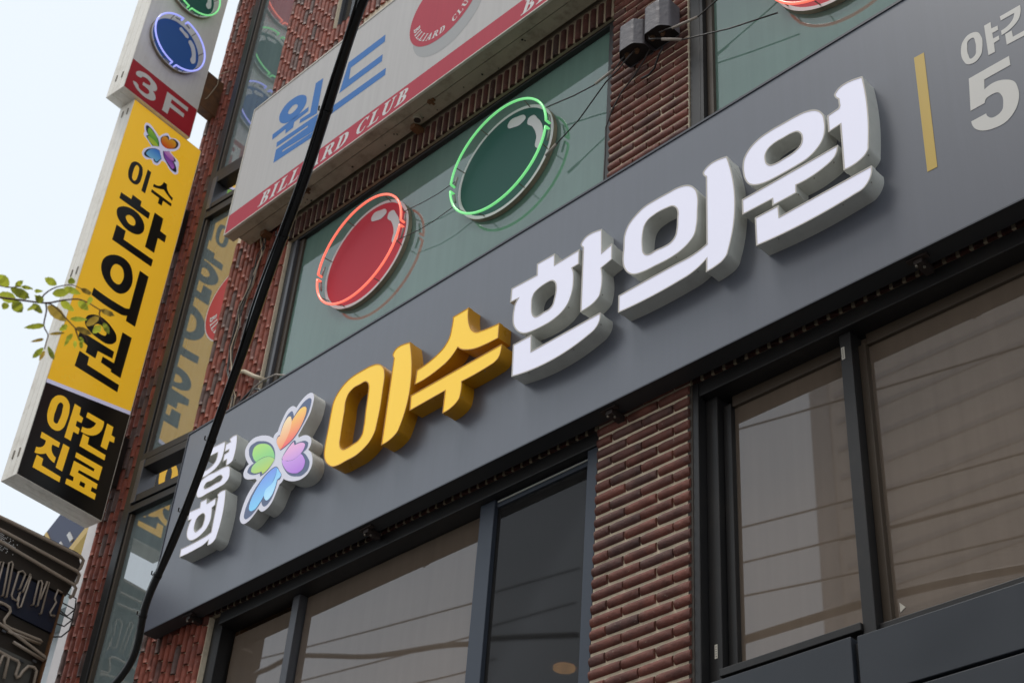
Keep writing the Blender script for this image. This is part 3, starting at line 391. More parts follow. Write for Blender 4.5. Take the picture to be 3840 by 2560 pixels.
for k in range(-30, 52):
    z = c0 + k * ch
    if 6.05 < z < 7.48: continue
    zc = z + ch / 2; odd = (k % 2 == 1) if k >= 10 else (k % 2 == 0)
    j = lambda: rnd.uniform(-.002, .002)
    pri = 0 if 4.2 < z < 9.0 else 5
    if odd:
        for a, b, s in ((PX0, -4.224, 'half'), (-4.224, -4.028, 'full'), (-4.028, -3.831, 'full'), (-3.831, PX1, 'half')):
            brick('pillar', 'r', s, ((a + b) / 2 + j(), YW + rnd.uniform(-.0015, .0015), zc + j() * .6), RM['h'], 1.0, pri)
    else:
        for a, b in ((PX0, -4.131), (-4.131, -3.928), (-3.928, PX1)):
            brick('pillar', 'r', 'full', ((a + b) / 2 + j(), YW + rnd.uniform(-.0015, .0015), zc + j() * .6), RM['h'], 1.0, pri)
# strip at the bend: bricks stand upright
mortar('strip', (-8.42, -7.645, YW - .0035, YW + .2, 3.4, 13.2))
NC = 12; cw = (8.42 - 7.645) / NC
for c in range(NC):
    x = -8.42 + (c + .5) * cw; off = (0, .1, .03, .13, .06, .16, .01, .11, .04, .14, .07, .17)[c]
    for k in range(-1, 50):
        z = 3.4 + k * .2 + off
        if 6.1 < z < 7.35 or 9.55 < z < 10.55: continue
        brick('strip', 'l', 'full', (x + rnd.uniform(-.0015, .0015), YW + rnd.uniform(-.002, .002), z), RM['v'], 1.0, 1 if 7.3 < z < 9.5 else (3 if z > 10 else 2))
# upper wall between strip and small window: soldiers below its sill and above the sign
mortar('sill_wall', (-7.643, -1.8, YW - .004, YW + .2, 10.2, 11.50))
for i in range(60):
    x = -7.61 + i * .0665
    brick('sill_wall', 'l', 'full', (x, YW - .004, 11.405), RM['v'], 1.0, 3 if x < -6.6 else 8)
    if x < -7.2:
        brick('sill_wall', 'l', 'full', (x, YW, 11.20), RM['v'], 1.0, 7)
# left pier (left wing), turned by the bend of the street
LF = lambda v: LEFT(v.x, v.y, v.z)
mortar('left_pier', (.76, 1.405, .2775, .6, 3.0, 14.4), fr=LF)
RL = Matrix.Rotation(R(5), 3, 'Z') @ RM['v']
for c in range(5):
    s = 1.378 - c * .0665
    for k in range(56):
        z = 3.1 + k * .2 + (.0, .09, .15, .04, .12)[c]
        brick('left_pier', 'l', 'full', LEFT(s, .28 + rnd.uniform(-.002, .002), z), RL, 1.0, 4)
# soldier courses over the windows
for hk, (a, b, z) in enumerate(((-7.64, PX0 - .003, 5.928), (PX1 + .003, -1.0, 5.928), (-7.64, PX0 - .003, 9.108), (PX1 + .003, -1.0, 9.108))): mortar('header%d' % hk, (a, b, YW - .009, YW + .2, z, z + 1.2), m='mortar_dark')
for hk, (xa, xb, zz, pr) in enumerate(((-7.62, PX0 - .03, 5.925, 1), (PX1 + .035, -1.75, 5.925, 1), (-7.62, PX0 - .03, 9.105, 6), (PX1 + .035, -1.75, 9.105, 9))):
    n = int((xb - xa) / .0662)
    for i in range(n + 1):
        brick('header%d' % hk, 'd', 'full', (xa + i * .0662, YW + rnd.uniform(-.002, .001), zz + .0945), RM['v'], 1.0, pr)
BR.sort(key=lambda b: b[0])
stuff_v, stuff_f, stuff_m = [], [], []
org = {k: Vector(B.location) for k in MORT}
NB = 300
for i, (pri, key, st, size, pos, rot, sx) in enumerate(BR):
    me = rnd.choice(SETS[st][size])
    if i < NB:
        o = link('brick', me, MORT[key]); o.matrix_local = Matrix.LocRotScale(pos - org[key], rot.to_quaternion(), Vector((sx, 1, 1)))
    else:
        b = len(stuff_v); stuff_v += [pos + rot @ v.co for v in me.vertices]; mi = 'rld'.index(st)
        for p in me.polygons: stuff_f.append(tuple(b + q for q in p.vertices)); stuff_m.append(mi)
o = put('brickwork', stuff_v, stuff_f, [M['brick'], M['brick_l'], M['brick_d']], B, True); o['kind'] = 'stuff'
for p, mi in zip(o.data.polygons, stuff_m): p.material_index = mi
# core of the building behind the windows
mb = MB()
mb.box(-8.6, 1.0, 4.83, 4.86, 6.2, 7.62); mb.box(-8.6, 1.0, 4.83, 4.86, 9.22, 11.4); mb.box(-8.6, 1.0, 4.83, 4.86, 2.0, 4.3)
mb.box(-8.35, -7.65, 4.80, 4.83, 2, 13.2); mb.box(.8, 1.0, 4.6, 12, 0, 13.2); mb.box(-8.6, .79, 12, 12.2, 0, 13.2); mb.box(-8.6, 1, 4.87, 12, 13.21, 13.4); mb.box(-8.3, .79, 5.7, 5.75, 7.3, 9.6)
mb.go('wall', M['concrete'], B)
# ------------------------------------------------------------------ clinic windows (second floor)
def frame_window(name, bars, m, panes, parent=B, fr=None, extra=()):
    mb = MB()
    for b in bars: mb.box(*b, fr=fr)
    f = bevel(mb.go(name, m, parent), .004)
    for (nm, box, mm) in panes:
        MB().box(*box, fr=fr).go(nm, mm, f)
    for (nm, box, mm) in extra:
        bevel(MB().box(*box, fr=fr).go(nm, mm, f), .003)
    return f
XL, XR = -7.64, PX0
# left clinic window: casement, large pane, dark insect screen
frame_window('window', [(XL, XL + .10, 4.63, 4.74, 3.9, 5.93), (XL + .10, XR, 4.600, 4.74, 5.845, 5.927), (XL + .1, XR, 4.63, 4.74, 3.9, 4.0)], M['frame'],
    [('pane', (XL + .13, -6.87, GY, GY + .006, 4.0, 5.80), M['glass_low']), ('pane', (-6.79, -5.25, GY, GY + .006, 4.0, 5.84), M['glass_low']), ('pane', (-5.16, -4.42, 4.672, 4.678, 4.0, 5.84), M['glass_dark'])],
    extra=[('mullion', (-6.865, -6.80, 4.665, 4.735, 3.95, 5.845), M['frame_lit']), ('mullion', (-5.225, -5.115, 4.645, 4.735, 3.95, 5.845), M['frame_blue']),
           ('inner_frame', (-6.80, -5.225, 4.735, 4.765, 5.79, 5.845), M['frame_in']), ('inner_frame', (-6.80, -6.765, 4.735, 4.765, 4.0, 5.79), M['frame_in']),
           ('screen_frame', (-4.415, -4.345, 4.612, 4.74, 3.95, 5.845), M['frame_blue']), ('screen_frame', (-5.115, -4.415, 4.66, 4.69, 5.80, 5.845), M['frame_blue']),
           ('gasket', (-4.421, -4.4155, 4.644, 4.66, 3.95, 5.83), M['gasket']), ('gasket', (-5.10, -4.421, 4.648, 4.659, 5.823, 5.829), M['gasket'])])
XA = PX1 + .006
frame_window('window', [(XA, XA + .035, 4.595, 4.8, 3.9, 5.925), (XA + .035, -1.0, 4.600, 4.74, 5.845, 5.927), (XA + .035, XA + .105, 4.65, 4.74, 4.0, 5.845), (XA + .105, -1., 4.66, 4.74, 4.25, 4.41)], M['frame'],
    [('pane', (XA + .155, -2.96, GY, GY + .006, 4.40, 5.84), M['glass_low']), ('pane', (-2.88, -1.05, GY, GY + .006, 4.35, 5.84), M['glass_low'])],
    extra=[('caulk', (XA - .03, XA + .001, 4.592, 4.66, 3.9, 5.925), M['caulk']), ('sash', (XA + .108, XA + .155, 4.69, 4.75, 4.41, 5.80), M['frame']),
           ('mullion', (-2.912, -2.853, 4.635, 4.735, 4.35, 5.845), M['frame']), ('inner_frame', (-2.853, -2.815, 4.69, 4.745, 4.36, 5.79), M['frame_in']),
           ('inner_frame', (XA + .155, -2.913, 4.70, 4.752, 5.785, 5.845), M['frame_in']), ('inner_frame', (-2.815, -1.05, 4.70, 4.752, 5.785, 5.845), M['frame_in']),
           ('sill', (XA + .11, -2.913, 4.62, 4.72, 4.385, 4.42), M['frame'])])
# ------------------------------------------------------------------ billiard hall windows (third floor)
frame_window('window', [(XL + .002, XL + .085, 4.62, 4.76, 7.4, 9.10), (XL + .085, XR, 4.62, 4.72, 9.085, 9.15), (XR - .062, XR - .002, 4.62, 4.70, 7.4, 9.085)], M['frame'],
    [('pane', (XL + .14, XR - .06, UY, UY + .006, 7.42, 9.16), M['glass_up'])],
    extra=[('inner_frame', (XL + .085, XL + .14, 4.64, 4.68, 7.4, 9.085), M['frame_in']), ('mullion', (XL + .06, XL + .092, 4.612, 4.66, 7.4, 9.08), M['frame_lit'])])
frame_window('window', [(PX1 + .004, PX1 + .075, 4.60, 4.76, 7.4, 9.12), (PX1 + .075, -1.0, 4.62, 4.72, 9.085, 9.15)], M['frame'],
    [('pane', (PX1 + .14, -1.0, UY, UY + .006, 7.42, 9.16), M['glass_up'])],
    extra=[('inner_frame', (PX1 + .098, PX1 + .14, 4.635, 4.67, 7.4, 9.085), M['frame_in']), ('mullion', (PX1 + .075, PX1 + .098, 4.60, 4.66, 7.4, 9.08), M['frame'])])
# small window above the billiard sign
frame_window('window', [(-7.76, -7.64, 4.628, 4.70, 11.46, 13.2), (-7.64, -5.5, 4.64, 4.70, 11.50, 11.535)], M['frame_lit'],
    [('pane', (-7.70, -5.5, 4.66, 4.666, 11.46, 13.2), M['glass_dark'])])
MB().box(-8.0, -3.6, 4.50, 4.60, 10.98, 11.06).go('moulding', M['brick_l'], B)
# ------------------------------------------------------------------ left wing windows
fd = .05
def LB(*b): return b
frame_window('window', [(.66, .738, fd, .3, 3.0, 14.0), (-.2, .66, fd, .16, 10.66, 10.75), (-.2, .66, fd, .16, 10.19, 10.27), (-.2, .66, fd, .16, 7.70, 7.765), (-.2, .66, fd, .16, 7.24, 7.30)], M['frame'],
    [('pane', (-.2, .655, .10, .106, 3.0, 7.24), M['glass_left']), ('pane', (-.2, .61, .103, .109, 7.37, 7.62), M['glass_transom']), ('pane', (-.2, .655, .10, .106, 7.765, 10.19), M['glass_left']), ('pane', (-.2, .61, .103, .109, 10.33, 10.59), M['glass_transom']), ('pane', (-.2, .655, .10, .106, 10.75, 14.0), M['glass_left'])], fr=LF,
    extra=[('transom_sash', (.60, .655, .035, .13, 7.31, 7.69), M['frame_lit']), ('transom_sash', (-.2, .60, .04, .13, 7.615, 7.685), M['frame']), ('transom_sash', (-.2, .60, .04, .13, 7.31, 7.375), M['frame']),
           ('transom_sash', (.60, .655, .035, .13, 10.275, 10.655), M['frame_lit']), ('transom_sash', (-.2, .60, .04, .13, 10.585, 10.65), M['frame']), ('transom_sash', (-.2, .60, .04, .13, 10.28, 10.335), M['frame']),
           ('inner_frame', (.635, .658, .065, .12, 7.77, 10.185), M['frame_in']), ('inner_frame', (.635, .658, .065, .12, 3.0, 7.235), M['frame_in']), ('inner_frame', (.635, .658, .065, .12, 10.755, 14.0), M['frame_in'])])
MB().box(-.2, .70, .5, .53, 3, 14.0, fr=LF).go('wall', M['concrete'], B)
def FLD(d): return lambda a, b, dep: LEFT(-a / 1000, .0985 - d, b / 1000)
WD = thing('window_decal', 'round red ball decal with white border on the left window, half hidden by bricks', 'decal', tuple(LEFT(-.056, .0985, 9.003)))
WD_LATER = True
# ------------------------------------------------------------------ rooms seen through the glass
r_ = MB().box(-7.7, .8, 4.87, 12, 6.0, 6.1).go('interior_ceiling', M['room']); r_['kind'] = 'structure'
r_ = MB().box(-7.7, .8, 4.87, 12, 2.9, 3.0).go('interior_floor', M['room']); r_['kind'] = 'structure'
r_ = MB().box(-7.85, -7.7, 4.87, 12, 3.0, 6.0).go('interior_wall', M['room']); r_['kind'] = 'structure'
r_ = MB().box(-4.6, -3.6, 4.87, 12, 3.0, 6.0).go('interior_wall', M['room']); r_['kind'] = 'structure'
b_ = MB()
for i in range(11): b_.box(-5.93 + i * .145, -5.93 + i * .145 + .139, 4.76 + (i % 2) * .004, 4.768 + (i % 2) * .004, 7.3, 9.3)
for i in range(18): b_.box(-3.62 + i * .145, -3.62 + i * .145 + .139, 4.76 + (i % 2) * .004, 4.768 + (i % 2) * .004, 7.3, 9.3)
o_ = b_.go('window_blind', M['blind'], B); o_['kind'] = 'stuff'
def lamp_disc():
    mb = MB(); n = 28
    mb.add([Vector((-6.428 + .075 * math.cos(2 * math.pi * k / n), 6.579 + .075 * math.sin(2 * math.pi * k / n), z)) for z in (5.985, 5.999) for k in range(n)], [tuple(range(n))[::-1]] + [(k, (k + 1) % n, n + (k + 1) % n, n + k) for k in range(n)])
    return mb
tag(lamp_disc().go('ceiling_lamp', M['lamp_warm']), 'round warm ceiling lamp glowing behind the dark insect screen', 'lamp')
tag(MB().box(-7.56, -7.42, 5.38, 5.42, 5.985, 5.998).go('ceiling_lamp', M['lamp_warm']), 'small warm rectangular lamp glowing behind the large left clinic pane', 'lamp')
tag(MB().box(-7.10, -6.86, 6.10, 6.32, 5.985, 5.998).go('ceiling_lamp', mat('dim_warm_panel', (.5, .33, .15), emit=(1., .52, .16), es=1.6)), 'dim square lit ceiling panel in the lower right of the large clinic pane', 'lamp')
for nm, a, b, lb in (('ceiling_lamp', (-2.715, 5.653), (-2.50, 5.655), 'upper bright fluorescent tube seen through the right clinic window'), ('ceiling_lamp', (-2.682, 5.728), (-2.42, 5.732), 'lower bright fluorescent tube seen through the right clinic window')):
    tag(MB().tube([(a[0], a[1], 5.975), (b[0], b[1], 5.975)], .007, 8).go(nm, M['lamp_tube']), lb, 'lamp')
# ================================================================== grey fascia sign with channel letters
YP, YL = 4.453, 4.357
fx0, fz0, fz1 = -8.198, 5.924, 7.492
F = thing('fascia_sign', 'long dark grey fascia sign with raised yellow and lit white channel letters', 'sign', (-5, YP, 5.924))
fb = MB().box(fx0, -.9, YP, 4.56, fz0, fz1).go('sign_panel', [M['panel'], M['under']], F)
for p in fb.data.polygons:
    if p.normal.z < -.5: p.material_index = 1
mb = MB(); mb.box(fx0 - .004, -.9, YP - .006, YP - .0005, fz1 - .012, fz1 + .003); mb.box(fx0 - .004, fx0 + .006, YP - .005, YP - .0005, fz0, fz1 - .012); mb.box(fx0, -.9, YP - .003, YP - .0005, fz0 - .002, fz0 + .006)
mb.go('edge_trim', M['panel_edge'], F)
for x in (-7.72, -6.0, -4.16, -2.4):
    m2 = MB().box(x - .02, x + .02, YP + .03, YW - .02, fz0 - .035, fz0 - .002); m2.box(x - .05, x + .05, YP + .02, YP + .05, fz0 - .012, fz0 - .0015)
    bk = m2.go('mounting_bracket', M['dark_steel'], F)
    for q in (-.012, .012): MB().tube([(x + q, YP + .05 + q, fz0 - .037), (x + q, YP + .05 + q, fz0 - .045)], .006, 8).go('bolt', M['screw'], bk)
def channel(pieces, side, lip, face, label=None, lipw=7.5):
    mb = MB(); fm = MB(); lm = MB()
    for pc in pieces:
        lo = loops_of(pc, 8.)
        for l in lo:
            back = inset(l, 2.2); li = inset(l, lipw)
            wall(mb, l, YL, YL + .030, FAC); ring(mb, l, back, lambda a, b, d: FAC(a, b, d), YL + .030); wall(mb, back, YL + .030, YP, FAC)
            ring(lm, l, li, FAC, YL - .0005); wall(lm, li, YL - .0005, YL + .004, FAC)
        fill(fm, [inset(l, lipw - .3) for l in lo], FAC, YL + .002)
    c = mb.go('channel_letter', side, F)
    if label: c['label'] = label
    lm.go('trim_cap', lip, c); fm.go('letter_face', face, c)
    sc = MB()
    for pc in pieces:                                # little screws through the returns
        l = loops_of(pc, 8.)[0]; n = len(l)
        for q in (3, n // 3, 2 * n // 3):
            p = l[q]; t = (l[(q + 1) % n] - l[q - 1]).normalized(); nn = Vector((t.y, -t.x)); 
            a = FAC(p.x, p.y, YL + .015); o2 = Vector((nn.x, 0, nn.y))
            sc.tube([a - o2 * .002, a + o2 * .003], .0035, 6)
    sc.go('screw', M['screw'], c)
    return c
for k, lb in (('gyeong', 'small white letter at the left end, upper of two'), ('hui', 'small white letter at the left end, lower of two')):
    channel(D['L_' + k], M['white_side'], M['white_lip'], M['white_face'], lb, 5.)
for k in ('i', 'su'): channel(D['L_' + k], M['yellow_side'], M['yellow_side'], M['yellow_face'], 'yellow channel letter', 6.)
for k in ('han', 'ui', 'won'): channel(D['L_' + k], M['white_side'], M['white_lip'], M['white_face'])
# four-winged emblem
mb = MB(); fm = MB(); l = loops_of([D['emb']], 6.)[0]
wall(mb, l, YL, YL + .030, FAC); bk = inset(l, 2.); ring(mb, l, bk, FAC, YL + .03); wall(mb, bk, YL + .03, YP, FAC)
fill(fm, [l], FAC, YL)
em = mb.go('emblem_box', M['white_side'], F); em['label'] = 'butterfly emblem with four coloured wings'
fm.go('emblem_face', mat('lit_emblem_white', (.46, .46, .50), rough=.3, emit=(.85, .85, 1.), es=.36), em)
for i, (n, pth) in enumerate(D['wings']):
    wm = MB(); fill(wm, loops_of([pth], 5.), FAC, YL - .0015 - (0 if n == 'navy' else .0012 + .0004 * (i % 2))); wm.go('wing', PET[n], em)
# flat vinyl on the right
for i, (n, pth) in enumerate(D['vinyl']):
    vm = MB(); fill(vm, loops_of(pth, 5.), FAC, YP - .0015); o = vm.go('vinyl_bar' if n == 'yellow' else 'vinyl_letter', M['vinyl_yellow' if n == 'yellow' else 'vinyl'], F)
# the next figure, cut by the edge of the picture: a round 0
zero = [[[-2075, 6990, 1], [-2010, 7170, 1], [-1900, 7215, 1], [-1795, 7150, 1], [-1755, 6990, 1], [-1795, 6830, 1], [-1900, 6765, 1], [-2010, 6810, 1]], [[-1975, 6990, 1], [-1950, 7100, 1], [-1905, 7130, 1], [-1860, 7090, 1], [-1850, 6990, 1], [-1865, 6890, 1], [-1905, 6850, 1], [-1950, 6880, 1]]]
# ================================================================== billiard light box
YB = 4.345; bx0, bx1, bz0, bz1 = -8.19, -2.0, 9.305, 10.715
G = thing('billiard_sign', 'wide white light box with blue lettering and a red stripe lettered in white', 'sign', (-6, YB, 9.305))
MB().box(bx0, bx1, YB + .002, 4.435, bz0, bz1).go('cabinet', M['bill_metal'], G)
MB().box(bx0 + .065, bx1, 4.441, 4.55, bz0 + .004, bz1 - .02).go('cabinet', M['bill_metal'], G)
fc = MB().box(bx0 + .006, bx1, YB - .003, YB + .0015, bz0 + .006, bz1 - .008).go('face', M['bill_face'], G)
mb = MB(); mb.box(bx0 - .002, bx1, YB - .008, YB + .012, bz1 - .012, bz1 + .004); mb.box(bx0 - .002, bx0 + .008, YB - .008, YB + .01, bz0, bz1 - .012); mb.box(bx0, bx1, YB - .008, YB + .012, bz0 - .003, bz0 + .007)
mb.go('edge_trim', M['bill_trim'], G)
def FB(d): return lambda a, b, dep: Vector((a / 1000, YB - .003 - d, b / 1000))
mb = MB(); fill(mb, [[Vector((bx0 * 1000 + 8, bz0 * 1000 + 7)), Vector((bx1 * 1000, bz0 * 1000 + 7)), Vector((bx1 * 1000, 9512)), Vector((bx0 * 1000 + 8, 9512))]], FB(.001), 0); mb.go('red_stripe', M['bill_red'], G)
for pc in D['wol']:
    mb = MB(); fill(mb, loops_of(pc, 6.), FB(.001), 0); mb.go('blue_letter', M['bill_blue'], G)
def disc_loop(cx, cz, r, n=64): return [Vector((cx + r * math.cos(2 * math.pi * k / n), cz + r * math.sin(2 * math.pi * k / n))) for k in range(n)]
mb = MB(); fill(mb, [disc_loop(-5713, 10005, 380)], FB(.0008), 0); mb.go('ball_shadow', M['bill_shadow'], G)
mb = MB(); fill(mb, [disc_loop(-5770, 10160, 382)], FB(.0016), 0); rb = mb.go('printed_ball', M['bill_red'], G)
GL = {'I': (.5, [[(0,0),(.42,0),(.42,.06),(.32,.1),(.32,.9),(.42,.94),(.42,1),(0,1),(0,.94),(.1,.9),(.1,.1),(0,.06)]]),
 'L': (.76, [[(0,0),(.68,0),(.72,.28),(.66,.28),(.58,.09),(.33,.09),(.33,.9),(.43,.94),(.43,1),(0,1),(0,.94),(.11,.9),(.11,.1),(0,.06)]]),
 'B': (.80, [[(0,0),(.45,0),(.62,.05),(.7,.15),(.72,.27),(.66,.42),(.5,.52),(.62,.6),(.67,.74),(.62,.9),(.48,.98),(.35,1),(0,1),(0,.94),(.11,.9),(.11,.1),(0,.06)], [(.32,.08),(.42,.09),(.48,.18),(.49,.28),(.45,.42),(.32,.47)], [(.32,.55),(.4,.57),(.45,.67),(.45,.8),(.4,.91),(.32,.92)]]),
 'A': (.90, [[(0,0),(.3,0),(.3,.06),(.2,.09),(.25,.27),(.5,.27),(.55,.09),(.46,.06),(.46,0),(.86,0),(.86,.06),(.78,.1),(.5,1),(.36,1),(.1,.1),(0,.06)], [(.28,.36),(.47,.36),(.375,.72)]]),
 'R': (.92, [[(0,0),(.43,0),(.43,.06),(.33,.1),(.33,.46),(.42,.46),(.62,.08),(.72,0),(.92,0),(.92,.06),(.84,.1),(.62,.48),(.72,.6),(.74,.76),(.68,.92),(.5,1),(0,1),(0,.94),(.11,.9),(.11,.1),(0,.06)], [(.33,.54),(.43,.55),(.5,.64),(.51,.78),(.46,.9),(.33,.92)]]),
 'D': (.92, [[(0,0),(.4,0),(.6,.05),(.76,.2),(.82,.42),(.82,.6),(.76,.82),(.6,.96),(.4,1),(0,1),(0,.94),(.11,.9),(.11,.1),(0,.06)], [(.33,.08),(.42,.09),(.53,.2),(.58,.42),(.58,.6),(.52,.82),(.42,.91),(.33,.92)]]),
 'C': (.84, [[(.74,.3),(.68,.3),(.6,.14),(.48,.08),(.36,.14),(.28,.32),(.26,.52),(.3,.74),(.4,.9),(.5,.93),(.6,.86),(.67,.7),(.73,.7),(.73,1),(.66,.96),(.5,1.01),(.3,.96),(.12,.8),(.03,.5),(.1,.22),(.26,.04),(.48,-.01),(.66,.06)]]),
 'U': (.92, [[(0,1),(0,.94),(.1,.9),(.1,.3),(.18,.1),(.36,0),(.56,.02),(.7,.14),(.74,.32),(.74,.9),(.86,.94),(.86,1),(.54,1),(.54,.94),(.64,.9),(.64,.34),(.58,.16),(.46,.1),(.36,.16),(.32,.32),(.32,.9),(.42,.94),(.42,1)]])}
def orient(lo):
    for i, l in enumerate(lo):
        if (i == 0) != (area(l) > 0): l.reverse()
    return lo
def serif(text, x, z, cap, xs, track, shear, parent):
    for c in text:
        if c == ' ': x += .42 * cap * xs; continue
        adv, ls = GL[c]
        lo = orient([[Vector((x + px * cap * xs + py * cap * shear, z + py * cap)) for px, py in l] for l in ls])
        mb = MB(); fill(mb, lo, FB(.0022), 0); mb.go('serif_letter', M['bill_text'], parent)
        x += adv * cap * xs + track
for x in (-7772, -4936): serif('BILLIARD CLUB', x, 9352, 128, 1.22, 16, .30, G)
def arc_text(text, cx, cz, rad, a0, cap, xs, track, parent, fb=None):
    fb = fb or FB
    a = a0
    for c in text:
        if c == ' ': a += R(11); continue
        adv, ls = GL[c]; w = adv * cap * xs
        lo = []
        for l in ls:
            q = []
            for px, py in l:
                ang = a + (px * cap * xs + py * cap * .12) / rad; rr = rad - py * cap
                q.append(Vector((cx + rr * math.cos(ang), cz + rr * math.sin(ang))))
            lo.append(q)
        mb = MB(); fill(mb, orient(lo), fb(.0026), 0); mb.go('serif_letter', M['bill_text'], parent)
        a += (w + track) / rad
arc_text('BILLIARD CLUB', -5770, 10160, 335, R(-172), 66, 1.15, 9, G)
for x in (-7.28, -5.9, -4.3, -2.9):
    MB().box(x - .03, x + .03, 4.425, 4.452, bz0 - .012, bz0 - .001).box(x - .008, x + .008, 4.41, 4.47, bz0 - .02, bz0 - .012).go('clip', M['rust'], G)
mb = MB()
for i in range(26):
    x = rnd.uniform(-8.1, -3.2); y = rnd.uniform(4.455, 4.54); rr = rnd.choice((.004, .005, .008)); mb.tube([(x, y, bz0 + .0035), (x, y, bz0 - .0005)], rr, 8)
o_ = mb.go('drain_hole', M['trafo_base'], G); o_['kind'] = 'stuff'
mb = MB().tube([(-6.10, 4.49, bz0 + .003), (-6.10, 4.49, bz0 - .02)], .034, 20); gv = mb.go('vent', M['bill_metal'], G)
MB().tube([(-6.10, 4.49, bz0 - .0195), (-6.10, 4.49, bz0 - .0215)], .026, 20).go('vent_opening', M['trafo_base'], gv)
for x in (-7.9, -6.16, -4.2):
    MB().box(x - .025, x + .025, 4.50, 4.60, bz0 - .045, bz0 - .003).go('support_tube', M['rust'], G)
mb = MB(); fill(mb, [disc_loop(56, 9003, 408)], FLD(0), 0); mb.go('white_border', M['ball_white'], WD)
mb = MB(); fill(mb, [disc_loop(56, 9003, 396)], FLD(.0008), 0); mb.go('red_disc', M['decal_red'], WD)
arc_text('BILLIARD CLUB', 56, 9003, 345, R(-172), 82, 1.05, 10, WD, FLD)
# ================================================================== neon balls
CR1 = [[-.008, .755, 1], [.033, .827, 1], [.194, .811, 1], [.355, .732, 1], [.382, .653, 1], [.3, .596, 1], [.121, .63, 1], [.019, .68, 1]]
CR2 = [[.429, .53, 1], [.454, .609, 1], [.534, .609, 1], [.647, .469, 1], [.756, .256, 1], [.785, .031, 1], [.758, -.177, 1], [.717, -.204], [.647, -.125, 1], [.649, .09, 1], [.552, .353, 1]]
CR3 = [[-.055, .745, 1], [-.022, .847, 1], [.135, .814, 1], [.35, .741, 1], [.361, .664, 1], [.31, .62, 1], [.124, .668, 1]]
CR4 = [[.398, .562, 1], [.453, .65, 1], [.588, .602, 1], [.745, .387, 1], [.807, .193, 1], [.821, -.146, 1], [.741, -.219, 1], [.661, -.157, 1], [.661, .088, 1], [.555, .35, 1]]
def ball(parent, Fn, cx, cz, r, thick, ringr, ringd, mcol, mneon, gaps, cres, rimw):
    """Fn(a, b, dep): plane of the disc front; dep grows backwards (m)"""
    n = 72; lo = disc_loop(cx, cz, r, n); li = disc_loop(cx, cz, r - rimw, n)
    mb = MB(); wall(mb, lo, 0, thick, Fn); body = mb.go('rim', M['rim_side'], parent, True)
    mb = MB(); ring(mb, lo, li, Fn, 0); mb.go('white_border', M['ball_white'], parent)
    mb = MB(); fill(mb, [li], Fn, .001); dsk = mb.go('disc', mcol, parent)
    for c in cres:
        mb = MB(); fill(mb, orient([curve([[cx + p[0] * r, cz + p[1] * r] + p[2:] for p in c], 6.)]), Fn, -.0015); mb.go('highlight', M['ball_white'], dsk)
    def pt(a, dep, rr=ringr): return Fn(cx + rr * math.cos(a), cz + rr * math.sin(a), dep)
    segs = ((gaps[0], gaps[1]), (gaps[2], gaps[3]))
    for a0, a1 in segs:
        a0, a1 = R(a0), R(a1); k = 44; pts = [pt(a0, -ringd + .035), pt(a0, -ringd + .008)]
        pts += [pt(a0 + (a1 - a0) * i / k, -ringd) for i in range(k + 1)] + [pt(a1, -ringd + .008), pt(a1, -ringd + .035)]
        tb = MB().tube(pts, .0085, 10).go('neon_tube', mneon, parent, True)
        for a, s in ((a0, 1), (a1, -1)):
            MB().tube([pt(a, -ringd + .034), pt(a + s * .09, -ringd + .036), pt(a + s * .20, -ringd + .038)], .0075, 8).go('electrode', M['electrode'], tb, True)
    for a in (20, 62, 118, 160, 215, 250, 300, 340):
        a = R(a)
        MB().tube([pt(a, 0, ringr - 16), pt(a, -ringd, ringr - 3)], .0035, 6).go('standoff', M['bracket_wire'], parent)
YD = 4.625
def FD(a, b, dep): return Vector((a / 1000, YD + dep, b / 1000))
k_ = YD / 4.56
for nm, lb, cx, cz, r, mc, mn, gaps in (('neon_ball', 'red ball disc ringed with red neon on the green window', -6556, 6742, 435, 'ball_red', 'neon_red', (1, 179.5, 185.5, 355.5)),
        ('neon_ball', 'dark green ball disc ringed with green neon on the green window', -5205, 6758, 428, 'ball_green', 'neon_green', (3.5, 178.5, 187, 356.5)),
        ('neon_ball', 'red ball disc at the top right edge on the right green window', -2664, 6757, 436, 'ball_red', 'neon_red', (1, 179.5, 185.5, 355.5))):
    X, Z, Rr = cx * k_, cz * k_ + 1600, r * k_
    nb = thing(nm, lb, 'neon sign', (X / 1000, YD, Z / 1000), 'neon ball signs on the third floor windows')
    ball(nb, FD, X, Z, Rr, .033, Rr * 1.0, .07, M[mc], M[mn], gaps, (CR1, CR2), 24)
